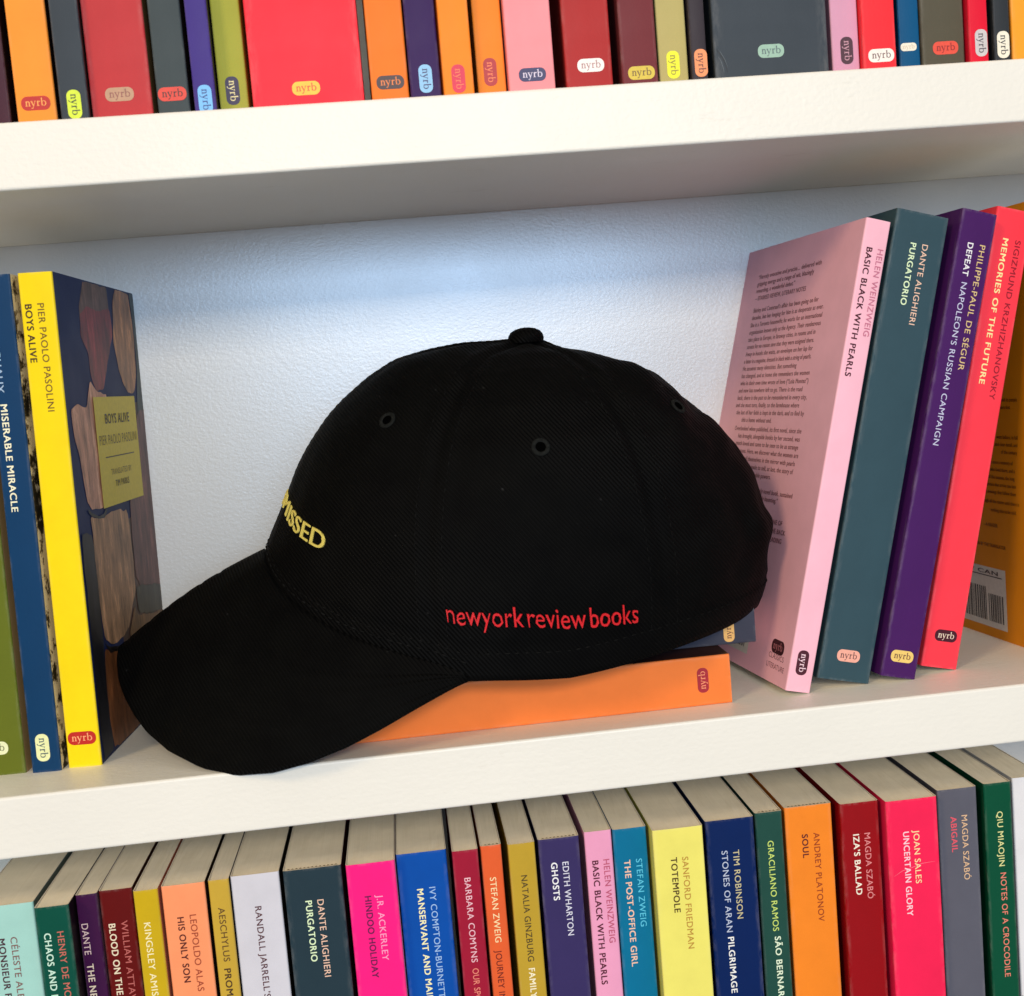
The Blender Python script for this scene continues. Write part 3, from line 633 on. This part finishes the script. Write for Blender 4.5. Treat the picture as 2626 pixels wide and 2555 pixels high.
# painted front cover and title panel of the yellow book
root = ROOT[YELLOW]
wy = BOOKS[YELLOW][5]
vs, fs, mi, mats = [], [], [], []
COVER_ART.insert(0, ((78, 54, 48), [(.045, .0008), (.1266, .0008), (.1266, .150), (.100, .150), (.094, .10), (.05, .09)]))
for k, (c, poly) in enumerate(COVER_ART):
    # soften the outline: one Chaikin pass
    q = []
    for a, b in zip(poly, poly[1:] + poly[:1]):
        q += [(a[0] * .9 + b[0] * .1, a[1] * .9 + b[1] * .1), (a[0] * .1 + b[0] * .9, a[1] * .1 + b[1] * .9)]
    q = [(max(0.0012, min(0.1266, v)), max(0.0005, min(0.2025, z))) for v, z in q]
    q2 = []
    for a, b in zip(q, q[1:] + q[:1]):              # uneven, hand-painted outline
        n_ = max(1, int(math.hypot(b[0] - a[0], b[1] - a[1]) / .0015))
        for i in range(n_):
            v, z = a[0] + (b[0] - a[0]) * i / n_, a[1] + (b[1] - a[1]) * i / n_
            q2.append((max(.0012, min(.1266, v + .0011 * noise.noise(Vector((v * 160, z * 110, k))))),
                       max(.0005, min(.2025, z + .0011 * noise.noise(Vector((v * 160, z * 110, k + 40)))))))
    q = q2
    fs.append(tuple(range(len(vs), len(vs) + len(q))))
    vs += [(wy + 0.00003 * (k + 1), v, z) for v, z in q]
    mi.append(k)
    mats.append(brushed(c))
link_mesh('cover_picture', mesh_from('cover_picture', vs, fs, mi), root, mats)
px = wy + 0.0006
pan = link_mesh('title_panel', mesh_from('title_panel', [(px, v, z) for v, z in ((.0354, .1038), (.1007, .1038), (.1007, .1524), (.0354, .1524))], [(0, 1, 2, 3)]), root, [ink((222, 200, 50))])
for s, bold, c, v0, v1, z, cap in (("BOYS ALIVE", 1, (70, 55, 20), .0495, .0880, .1405, .0042), ("PIER PAOLO PASOLINI", 0, (120, 100, 35), .0385, .0978, .1312, .0042),
                                   ("TRANSLATED BY", 0, (125, 105, 40), .0512, .0838, .1174, .0026), ("TIM PARKS", .5, (85, 70, 25), .0562, .0780, .1119, .0028)):
    put_text('panel_lettering', pan, s, s, bold, c, lambda a, b, v0=v0, z=z: (px + 0.0001, v0 + a, z + b), v1 - v0, cap, (1, 0, 0))
link_mesh('panel_rule', mesh_from('panel_rule', [(px + 0.0001, v, z) for v, z in ((.045, .1253), (.0905, .1253), (.0905, .1258), (.045, .1258))], [(0, 1, 2, 3)]), pan, [ink((75, 60, 20))])

# back-cover print of the pale pink book (its left side: x = 0, text runs from deep to spine)
root = ROOT[BLURB]
plum = (150, 94, 100)
rows = [("“Fiercely evocative and precise… delivered with", .105, .0334, .1880), ("gripping energy and a range of wit, blazingly", .105, .0328, .1845),
        ("rewarding, a wonderful debut.”", .105, .0505, .1810), ("—STARRED REVIEW, LITERARY NOTES", .105, .0475, .1771),
        ("Shirley and Coenraad’s affair has been going on for", .1045, .0325, .1710), ("decades, but her longing for him is as desperate as ever.", .1047, .0262, .1673),
        ("She is a Toronto housewife; he works for an international", .105, .0262, .1636), ("organization known only as the Agency. Their rendezvous", .105, .0262, .1599),
        ("take place in Europe, in faraway cities, in rooms and in", .105, .0300, .1562), ("streets for no reason save that they were assigned there.", .105, .0300, .1525),
        ("Away in hotels she waits, an envelope on her lap for", .105, .0300, .1488), ("a letter in a magazine, dressed in black with a string of pearls.", .1055, .0300, .1451),
        ("He assumes many identities. But something", .1055, .0300, .1414), ("has changed, and at home she remembers the women", .1055, .0275, .1377),
        ("who in their own time wrote of love (“Lola Montez”)", .1055, .0282, .1340), ("and now has nowhere left to go. There is the road", .106, .0310, .1303),
        ("back, there is the past to be remembered in every city,", .106, .0275, .1266), ("and she must turn, finally, to the farmhouse where", .1065, .0270, .1229),
        ("the last of her faith is kept in the dark, and to find by", .1068, .0275, .1192), ("this a home without end.", .107, .0606, .1155),
        ("Overlooked when published, its first novel, since she", .103, .0270, .1112), ("has brought, alongside books by her second, was", .107, .0272, .1075),
        ("much loved and came to be seen to be as strange", .107, .0275, .1038), ("as the seasons. Here, we discover what the women are", .107, .0260, .1001),
        ("able to see of themselves in the mirror with pearls", .107, .0280, .0964), ("in a voice that is made to tell, at last, the story of", .107, .0285, .0927), ("of her own considerable powers.", .107, .0510, .0890),
        ("“A powerful, strange and entirely novel book, sustained", .107, .0250, .0820), ("and unforgettably haunting.”", .107, .0392, .0786),
        ("INTRODUCTION BY ONE OF", .107, .0305, .0690), ("THE WRITERS ON THE BACK", .107, .0260, .0650), ("OF OUR OWN READING", .107, .0283, .0610)]
vs, fs = [], []
for s, v0, v1, z in rows:
    tv, tf, x0, x1 = text_geo(s, 0.9)
    ky = 0.0021 / CAP
    kx = min((v0 - v1) / (x1 - x0), 1.02 * ky)
    v0 = v1 + (x1 - x0) * kx if v0 > .1065 else v0
    n = len(vs)
    vs += [(-0.00006 - v.z * 0.000012, v0 - (v.x - x0) * kx, z + v.y * ky - 0.0008) for v in tv]
    fs += [tuple(n + i for i in f) for f in tf]
link_mesh('back_cover_print', mesh_from('back_cover_print', vs, fs), root, [ink(plum)])
for s, v0, v1, z in (("CLASSICS", .0215, .0065, .0105), ("LITERATURE", .0225, .0048, .0062)):
    put_text('back_cover_lettering', root, s, s, 0, (120, 60, 75), lambda a, b, v0=v0, z=z: (-0.00006, v0 - a, z + b), v0 - v1, .0023, (-1, 0, 0))
put_badge(root, lambda a, b, q: (-0.00006 - q, .0140 - a, .0160 + b), .0125, .0062, (62, 22, 34), (190, 120, 130))


def barcode(root, v0, v1, z0, z1, head):
    lab = link_mesh('barcode_label', mesh_from('barcode_label', [(-0.00006, v0, z0), (-0.00006, v0, z1), (-0.00006, v1, z1), (-0.00006, v1, z0)], [(0, 1, 2, 3)]), root, [ink((222, 216, 205))])
    vs, fs = [], []
    def q(a, b, c, d):
        n = len(vs)
        vs.extend([(-0.00012, a, c), (-0.00012, a, d), (-0.00012, b, d), (-0.00012, b, c)])
        fs.append((n, n + 1, n + 2, n + 3))
    W_ = v0 - v1
    rnd = random.Random(3)
    for (s0, s1, top) in ((.06, .60, .66), (.66, .92, .56)):
        v = v0 - W_ * s0
        while v > v0 - W_ * s1:
            b = rnd.choice((.00033, .00033, .00066, .00099))
            q(v, v - b, z0 + (z1 - z0) * .1, z0 + (z1 - z0) * top)
            v -= b + rnd.choice((.00033, .00066, .00066, .00099))
    q(v0 - W_ * .05, v0 - W_ * .93, z0 + (z1 - z0) * .845, z0 + (z1 - z0) * .86)
    link_mesh('barcode_bars', mesh_from('barcode_bars', vs, fs), lab, [ink((45, 42, 42))])
    if head:
        put_text('barcode_lettering', lab, head, head, .6, (50, 45, 45), lambda a, b: (-0.00012, v0 - W_ * .06 - a, z0 + (z1 - z0) * .885 + b), W_ * .8, .0019, (-1, 0, 0))


barcode(root, .1000, .0444, .0066, .0340, None)
root = ROOT[AMBER]
barcode(root, .0850, .0402, .0048, .0345, "US / CAN")
rows = [("a novel that is at once a memory of", .0298, .0864), ("the house and of those who lived there, and a", .0285, .0828), ("record of the seasons, the long", .0290, .0792),
        ("winters, the letters that arrive too late", .0282, .0756), ("and the evenings that follow them", .0285, .0720), ("through all the rooms until there is", .0262, .0674),
        ("nothing else to be told.", .0287, .0632), ("—A READER", .0448, .0556), ("INTRODUCTION BY THE TRANSLATOR", .0388, .0455),
        ("a portrait of the town and its people", .0243, .1160), ("in the years that", .0300, .1125), ("went before, in full", .0250, .0985), ("and clear detail, and", .0255, .0950), ("of the century", .0260, .0915)]
vs, fs = [], []
for s, v1, z in rows:
    tv, tf, x0, x1 = text_geo(s, 0.5)
    ky = 0.0017 / CAP
    kx = ky * 0.82
    n = len(vs)
    v0 = v1 + (x1 - x0) * kx
    vs += [(-0.00006 - v.z * 0.000012, v0 - (v.x - x0) * kx, z + v.y * ky - 0.0008) for v in tv]
    fs += [tuple(n + i for i in f) for f in tf]
link_mesh('back_cover_print', mesh_from('back_cover_print', vs, fs), root, [ink((120, 62, 12))])

# ------------------------------------------------------------------ the baseball cap
def black_cloth(name, twill):
    m, nt, b = node_mat(name)
    co = coords(nt)
    f = noise_node(nt, co, 60, 4, 0.6)
    base = ramp(nt, f, [(0.3, (0.0007, 0.0007, 0.0008, 1)), (0.7, (0.0018, 0.0018, 0.0017, 1))])
    lint = noise_node(nt, co, 260, 1, 0.3)
    lr = ramp(nt, lint, [(0.80, (0, 0, 0, 1)), (0.84, (1, 1, 1, 1))])
    mx = nt.nodes.new('ShaderNodeMix')
    mx.data_type = 'RGBA'
    nt.links.new(lr, mx.inputs['Factor'])
    nt.links.new(base, mx.inputs['A'])
    mx.inputs['B'].default_value = (0.014, 0.014, 0.014, 1)
    b.inputs['Roughness'].default_value = 0.62
    b.inputs['Specular IOR Level'].default_value = 0.055
    b.inputs['Sheen Weight'].default_value = 0.002
    b.inputs['Sheen Roughness'].default_value = 0.6
    mp = nt.nodes.new('ShaderNodeMapping')
    mp.inputs['Rotation'].default_value = (0, math.radians(38), 0)
    nt.links.new(co, mp.inputs['Vector'])
    wv = nt.nodes.new('ShaderNodeTexWave')
    wv.inputs['Scale'].default_value = twill
    wv.inputs['Distortion'].default_value = 0.6
    nt.links.new(mp.outputs['Vector'], wv.inputs['Vector'])
    tw = nt.nodes.new('ShaderNodeMix')
    tw.data_type = 'RGBA'
    tw.blend_type = 'MULTIPLY'
    tw.inputs['Factor'].default_value = 1.0
    nt.links.new(mx.outputs['Result'], tw.inputs['A'])
    nt.links.new(ramp(nt, wv.outputs['Fac'], [(0.2, (0.5, 0.5, 0.5, 1)), (0.8, (1.5, 1.5, 1.5, 1))]), tw.inputs['B'])
    nt.links.new(tw.outputs['Result'], b.inputs['Base Color'])
    bump(nt, b, wv.outputs['Fac'], 0.5, 0.0006)
    return m


def thread(name, c, ang):
    m, nt, b = node_mat(name)
    co = coords(nt)
    L = lin(c)
    mp = nt.nodes.new('ShaderNodeMapping')
    mp.inputs['Rotation'].default_value = (0, math.radians(ang), 0)
    nt.links.new(co, mp.inputs['Vector'])
    wv = nt.nodes.new('ShaderNodeTexWave')
    wv.inputs['Scale'].default_value = 700
    wv.inputs['Distortion'].default_value = 2.0
    nt.links.new(mp.outputs['Vector'], wv.inputs['Vector'])
    nt.links.new(ramp(nt, wv.outputs['Fac'], [(0.1, scale_col(L, 0.55)), (0.7, scale_col(L, 1.1))]), b.inputs['Base Color'])
    b.inputs['Roughness'].default_value = 0.45
    bump(nt, b, wv.outputs['Fac'], 0.6, 0.0004)
    return m


cloth = black_cloth('black_twill', 230)
lining = black_cloth('black_lining', 500)


def resample(P, n=65):
    P = [tuple(p) for p in P]
    if P[-1] != (0, 1):
        P.append((0.0, 1.0))
    s = [0.0]
    for a, b in zip(P[:-1], P[1:]):
        s.append(s[-1] + math.hypot(b[0] - a[0], b[1] - a[1]))
    out = []
    for k in range(n):
        t = s[-1] * k / (n - 1)
        i = max(j for j in range(len(s)) if s[j] <= t + 1e-12)
        i = min(i, len(P) - 2)
        u = (t - s[i]) / (s[i + 1] - s[i])
        out.append((P[i][0] + (P[i + 1][0] - P[i][0]) * u, P[i][1] + (P[i + 1][1] - P[i][1]) * u))
    return out


SIDE = [(1, 0), (1.02, .12), (1.03, .25), (1.01, .4), (.96, .54), (.87, .68), (.74, .80), (.57, .90), (.38, .96), (.18, .99), (0, 1)]
PF, PB, PS = resample(HAT['rF']), resample(HAT['rB']), resample(SIDE)
PB[0] = (.955, 0.0)
for _k, _v in ((1, .975), (2, .988), (3, .996)):
    PB[_k] = (_v, PB[_k][1])
PB = [(r_ * (1 - .022 * max(0.0, min(1.0, (r_ - .8) / .15))), h_) for r_, h_ in PB]
for P in (PF, PB):                                  # even out the traced steps a little
    for _ in range(1):
        P[1:-1] = [((a[0] + 2 * b[0] + c[0]) / 4, (a[1] + 2 * b[1] + c[1]) / 4) for a, b, c in zip(P[:-2], P[1:-1], P[2:])]


def table(P, t):
    f = max(0.0, min(1.0, t)) * (len(P) - 1)
    i = min(int(f), len(P) - 2)
    u = f - i
    return P[i][0] + (P[i + 1][0] - P[i][0]) * u, P[i][1] + (P[i + 1][1] - P[i][1]) * u


def rim_z(ph):
    z = HAT['rz']
    ph = min(abs(ph), 180.0)
    for (a, b), (c, d) in zip(z[:-1], z[1:]):
        if a <= ph <= c:
            return b + (d - b) * (ph - a) / (c - a)
    return z[-1][1]


SEAMS = (0, 68, 116, 180, -68, -116)
AP = HAT['apex']


def smooth(a, b, x):
    u = max(0.0, min(1.0, (x - a) / (b - a)))
    return u * u * (3 - 2 * u)


def crown_plain(ph, t):
    c, s = math.cos(math.radians(ph)), math.sin(math.radians(ph))
    wF, wB, wS = max(c, 0) ** 2, max(-c, 0) ** 2, s * s
    f, b, d = table(PF, t), table(PB, t), table(PS, t)
    r = wF * f[0] + wB * b[0] + wS * d[0]
    hh = wF * f[1] + wB * b[1] + wS * d[1]
    zr = rim_z(ph)
    x = AP[0] + (HAT['xc'] - HAT['ax'] * c - AP[0]) * r
    y = AP[1] + (HAT['ym'] - HAT['w'] * s - AP[1]) * r
    return Vector((x, y, zr + (AP[2] - zr) * hh))


def crown_normal(ph, t):
    e = 0.4
    a = crown_plain(ph + e, t) - crown_plain(ph - e, t)
    b = crown_plain(ph, min(1, t + .006)) - crown_plain(ph, max(0, t - .006))
    n = a.cross(b)
    if n.length < 1e-12:
        return Vector((0, 0, 1))
    n.normalize()
    m = crown_plain(ph, t) - Vector((HAT['xc'], HAT['ym'], 0.06))
    return n if n.dot(m) > 0 else -n


def crown_point(ph, t):
    p = crown_plain(ph, t)
    n = crown_normal(ph, t)
    dphi = min(abs((ph - s + 180) % 360 - 180) for s in SEAMS)
    arc = math.radians(dphi) * max(0.012, (p - Vector(AP)).length * 0.9)
    fade = smooth(0.0, 0.05, t) * (1 - smooth(0.93, 1.0, t))
    g = -0.0011 * math.exp(-(arc / 0.0016) ** 2) + 0.0004 * math.exp(-((arc - 0.004) / 0.002) ** 2)   # seam valley and felled edges
    g -= 0.0022 * math.exp(-(arc / 0.014) ** 2) * smooth(.25, .6, t)                                  # panels pull in at the seams
    g += -0.0007 * math.exp(-((t - 0.062) / 0.006) ** 2) * smooth(0.02, .05, t)                        # hem line of the sweatband
    k = smooth(112, 150, abs(ph)) * smooth(.04, .14, t) * (1 - smooth(.62, .85, t)) + .18
    g += 0.0034 * k * noise.noise(Vector((p.x * 38, p.y * 30, p.z * 42))) + .0016 * k * noise.noise(Vector((p.x * 90, p.y * 80, p.z * 95 + 4)))
    edge = abs(math.cos(math.radians(ph)))                                                             # keep the traced outline
    return p + n * g * fade * (1 - 0.75 * smooth(.96, 1.0, edge))


cap_root = thing('baseball_cap', 'black cotton baseball cap with red side lettering, brim resting on the white shelf', 'cap', None, Matrix.Translation((HAT['xc'], HAT['ym'], 0)))
OFF = Vector((HAT['xc'], HAT['ym'], 0))
NP, NT = 240, 84
vs, fs = [], []
for j in range(NT):
    t = j / NT
    for i in range(NP):
        vs.append(crown_point(-180 + 360 * i / NP, t) - OFF)
vs.append(Vector(AP) - OFF)
top = len(vs) - 1
for j in range(NT - 1):
    for i in range(NP):
        a, b = j * NP + i, j * NP + (i + 1) % NP
        fs.append((b, a, a + NP, b + NP))
for i in range(NP):
    fs.append(((NT - 1) * NP + (i + 1) % NP, (NT - 1) * NP + i, top))
crown = link_mesh('crown', mesh_from('crown', vs, fs, smooth=True), cap_root, [cloth])
bmx = bmesh.new()
bmx.from_mesh(crown.data)
bmesh.ops.recalc_face_normals(bmx, faces=bmx.faces)
bmx.to_mesh(crown.data)
bmx.free()
sol = crown.modifiers.new('thickness', 'SOLIDIFY')
sol.thickness, sol.offset = 0.0014, -1.0

# brim: ruled from the crown's front edge to the traced outer edge, mirrored about the cap's middle plane
OUT = [Vector(p) for p in HAT['outer']]
for _k, _dy, _dz in ((5, -.0012, -.0004), (6, -.0025, -.0006), (7, -.0036, -.0004), (8, -.0042, -.0010), (9, -.0034, -.0016), (10, -.0020, -.0014), (11, -.001, -.0008)):
    OUT[_k].y += _dy; OUT[_k].z += _dz
OUT[0].x = max(OUT[0].x, -.1688); OUT[1].x = max(OUT[1].x, -.1684)
PH_END = 74.0


def along(P, u):
    s = [0.0]
    for a, b in zip(P[:-1], P[1:]):
        s.append(s[-1] + (b - a).length)
    t = u * s[-1]
    for i in range(len(P) - 1):
        if t <= s[i + 1] + 1e-12:
            return P[i].lerp(P[i + 1], (t - s[i]) / max(1e-9, s[i + 1] - s[i]))
    return P[-1]


inner = [crown_plain(PH_END * k / 40, 0.012) for k in range(41)]
outer = OUT + [crown_plain(PH_END, 0.0) + Vector((0, -.0006, .0004))]
for _ in range(1):                                   # round the traced corner points
    outer = [outer[0]] + [(a + 2 * b + c) / 4 for a, b, c in zip(outer[:-2], outer[1:-1], outer[2:])] + [outer[-1]]
NS, NU = 60, 40
rows_ = []
for k in range(-NS, NS + 1):
    s = abs(k) / NS
    sm = s
    pi, po = along(inner, s).copy(), along(outer, s).copy()
    row = []
    for q in range(NU + 1):
        u = q / NU
        p = pi.lerp(po, u)
        p.z += 0.0035 * math.sin(math.pi * u) * (1 - s) ** 0.5
        for g in (.30, .42, .54, .66, .78, .93):
            p.z -= 0.00045 * math.exp(-((u - g) / 0.012) ** 2)
        if k > 0:
            p.y = 2 * HAT['ym'] - p.y
        row.append(p - OFF)
    rows_.append(row)
vs = [p for r in rows_ for p in r]
fs = []
for a in range(2 * NS):
    for q in range(NU):
        i = a * (NU + 1) + q
        fs.append((i, i + 1, i + NU + 2, i + NU + 1))
brim = link_mesh('brim', mesh_from('brim', vs, fs, smooth=True), cap_root, [cloth])
bmx = bmesh.new()
bmx.from_mesh(brim.data)
bmesh.ops.recalc_face_normals(bmx, faces=bmx.faces)
if sum(f.normal.z for f in bmx.faces) < 0:
    bmesh.ops.reverse_faces(bmx, faces=bmx.faces)
bmx.to_mesh(brim.data)
bmx.free()
sol = brim.modifiers.new('thickness', 'SOLIDIFY')
sol.thickness, sol.offset = 0.0021, 0.0
vg = brim.vertex_groups.new(name='brim_thickness')
for a in range(2 * NS + 1):
    vg.add(list(range(a * (NU + 1), (a + 1) * (NU + 1))), 1 - .85 * smooth(.72, .98, abs(a - NS) / NS), 'REPLACE')
sol.vertex_group = 'brim_thickness'

# covered button
vs, fs = [], []
prof = [(.0077, -.0012), (.0081, .0006), (.0078, .0022), (.0066, .0039), (.0045, .0050), (.0023, .0055)]
NB = 32
for r_, z_ in prof:
    for k in range(NB):
        t = 2 * math.pi * k / NB
        vs.append((AP[0] - OFF.x + r_ * math.cos(t), r_ * math.sin(t), AP[2] + z_ - .0008))
vs.append((AP[0] - OFF.x, 0, AP[2] + .0049))
for j in range(len(prof) - 1):
    for k in range(NB):
        a, b = j * NB + k, j * NB + (k + 1) % NB
        fs.append((a, b, b + NB, a + NB))
for k in range(NB):
    fs.append(((len(prof) - 1) * NB + k, (len(prof) - 1) * NB + (k + 1) % NB, len(vs) - 1))
link_mesh('top_button', mesh_from('top_button', vs, fs, smooth=True), cap_root, [cloth])

# stitched eyelets
eye_m, nt, b = node_mat('eyelet_thread')
f = noise_node(nt, coords(nt), 900, 2)
nt.links.new(ramp(nt, f, [(0.3, (0.004, 0.0045, 0.004, 1)), (0.7, (0.011, 0.012, 0.011, 1))]), b.inputs['Base Color'])
b.inputs['Roughness'].default_value = 0.85
b.inputs['Specular IOR Level'].default_value = 0.12
hole_m, nt, b = node_mat('eyelet_hole')
b.inputs['Base Color'].default_value = (0.001, 0.001, 0.001, 1)
b.inputs['Roughness'].default_value = 1.0
b.inputs['Specular IOR Level'].default_value = 0.0
for ph, t in ((48.5, .496), (92.5, .421), (139.0, .4975), (-48.5, .496), (-92.5, .421), (-139.0, .4975)):
    c, n = crown_point(ph, t), crown_normal(ph, t)
    ux = n.cross(Vector((0, 0, 1))).normalized()
    uy = n.cross(ux)
    vs, fs = [], []
    NA, NC = 36, 10
    for i in range(NA):
        a = 2 * math.pi * i / NA
        wob = 1 + 0.06 * (i % 2)
        for k in range(NC):
            q = 2 * math.pi * k / NC
            rr = .0029 + .0009 * math.cos(q) * wob
            vs.append(c + ux * rr * math.cos(a) + uy * rr * math.sin(a) + n * (.0001 + .0005 * math.sin(q) * wob) - OFF)
    for i in range(NA):
        for k in range(NC):
            fs.append((i * NC + k, ((i + 1) % NA) * NC + k, ((i + 1) % NA) * NC + (k + 1) % NC, i * NC + (k + 1) % NC))
    ey = link_mesh('eyelet', mesh_from('eyelet', vs, fs, smooth=True), cap_root, [eye_m])
    disc = [c + ux * .0021 * math.cos(2 * math.pi * k / 20) + uy * .0021 * math.sin(2 * math.pi * k / 20) + n * .00035 - OFF for k in range(20)]
    link_mesh('hole', mesh_from('hole', disc, [tuple(range(20))]), ey, [hole_m])


def stitches(name, pts, seg, gap, rad, mat):
    """a row of separate thread stitches lying along a list of (point, normal)"""
    vs, fs = [], []
    acc, on, run = 0.0, True, []
    def flush(run):
        if len(run) < 2:
            return
        a, b = run[0], run[-1]
        d = (b[0] - a[0])
        if d.length < 1e-5:
            return
        d.normalize()
        n = a[1]
        sd = d.cross(n).normalized()
        k0 = len(vs)
        for (p, m), r_ in ((a, .55), (((a[0] + b[0]) / 2, (a[1] + b[1]) / 2), 1.0), (b, .55)):
            for q in range(6):
                t = 2 * math.pi * q / 6
                vs.append(p + m * (rad * .3) + sd * rad * r_ * math.cos(t) + m * rad * r_ * math.sin(t))
        for j in range(2):
            for q in range(6):
                fs.append((k0 + j * 6 + q, k0 + j * 6 + (q + 1) % 6, k0 + j * 6 + 6 + (q + 1) % 6, k0 + j * 6 + 6 + q))
    for a, b in zip(pts[:-1], pts[1:]):
        if on:
            run.append(a)
        acc += (b[0] - a[0]).length
        if on and acc >= seg:
            flush(run); run = []; acc = 0.0; on = False
        elif not on and acc >= gap:
            acc = 0.0; on = True
    flush(run)
    return link_mesh(name, mesh_from(name, vs, fs, smooth=True), cap_root, [mat])


stitch_m, nt, b = node_mat('black_thread')
f = noise_node(nt, coords(nt), 700, 2)
nt.links.new(ramp(nt, f, [(0.3, (0.0015, 0.0015, 0.0015, 1)), (0.7, (0.009, 0.009, 0.0087, 1))]), b.inputs['Base Color'])
b.inputs['Roughness'].default_value = 0.8
b.inputs['Specular IOR Level'].default_value = 0.08
stitches('brim_stitching', [(crown_point(ph * .25, .034) - OFF, crown_normal(ph * .25, .034)) for ph in range(-300, 301)], .0024, .0011, .00042, stitch_m)
stitches('hem_stitching', [(crown_point(ph * .25, .050) - OFF, crown_normal(ph * .25, .050)) for ph in range(-720, 721)], .0022, .0012, .00028, stitch_m)
for sm_ in SEAMS:
    for sd_ in (-3.2, 3.2):
        row = []
        for k in range(400):
            t = .05 + .9 * k / 399
            r_ = math.hypot(*(crown_plain(sm_, t) - Vector(AP)).xy) / .1
            ph = sm_ + sd_ * min(2.2, 1 / max(.35, r_)) * .8
            row.append((crown_point(ph, t) - OFF, crown_normal(ph, t)))
        stitches('seam_stitching', row, .0022, .0012, .00022 if abs(sm_) in (68, 116) else .00010, stitch_m)


def embroider(name, s, ph0, ph1, t_base, t_h, mat, bold, space):
    """raised thread letters that follow the crown; t_base(u), t_h: height of a capital in t"""
    key = (s, bold, .028, .012)
    vs0, fs, x0, x1 = text_geo(s, bold, .028, .012)
    zmax = max(v.z for v in vs0)
    vs = []
    for v in vs0:
        u = (v.x - x0) / (x1 - x0)
        ph = ph0 + (ph1 - ph0) * u
        t = t_base(u) + t_h * v.y / CAP
        w_ = noise.noise(Vector((v.x * 9, v.y * 9, 0)))
        p = crown_point(ph + w_ * .22, t + .0009 * noise.noise(Vector((v.x * 8 + 5, v.y * 8, 2))))
        vs.append(p + crown_normal(ph, t) * (.00022 + (v.z / zmax) * .00042) - OFF)
    return link_mesh(name, mesh_from(name, vs, fs), cap_root, [mat])


BASE = [(0, .1015), (.1, .1040), (.23, .1000), (.39, .0970), (.54, .0925), (.68, .0857), (.77, .0815), (.88, .0775), (1, .0715)]


def base_side(u):
    for (a, b), (c, d) in zip(BASE[:-1], BASE[1:]):
        if u <= c:
            return b + (d - b) * (u - a) / (c - a)
    return BASE[-1][1]


embroider('side_lettering', "newyork review books", 71.2, 109.4, base_side, .0350, thread('red_thread', (245, 32, 42), 40), -.9, .9)
embroider('front_lettering', "DISMISSED", -9.0, 38.8, lambda u: .1735, .0400, thread('yellow_thread', (252, 225, 110), 20), -.6, 1)
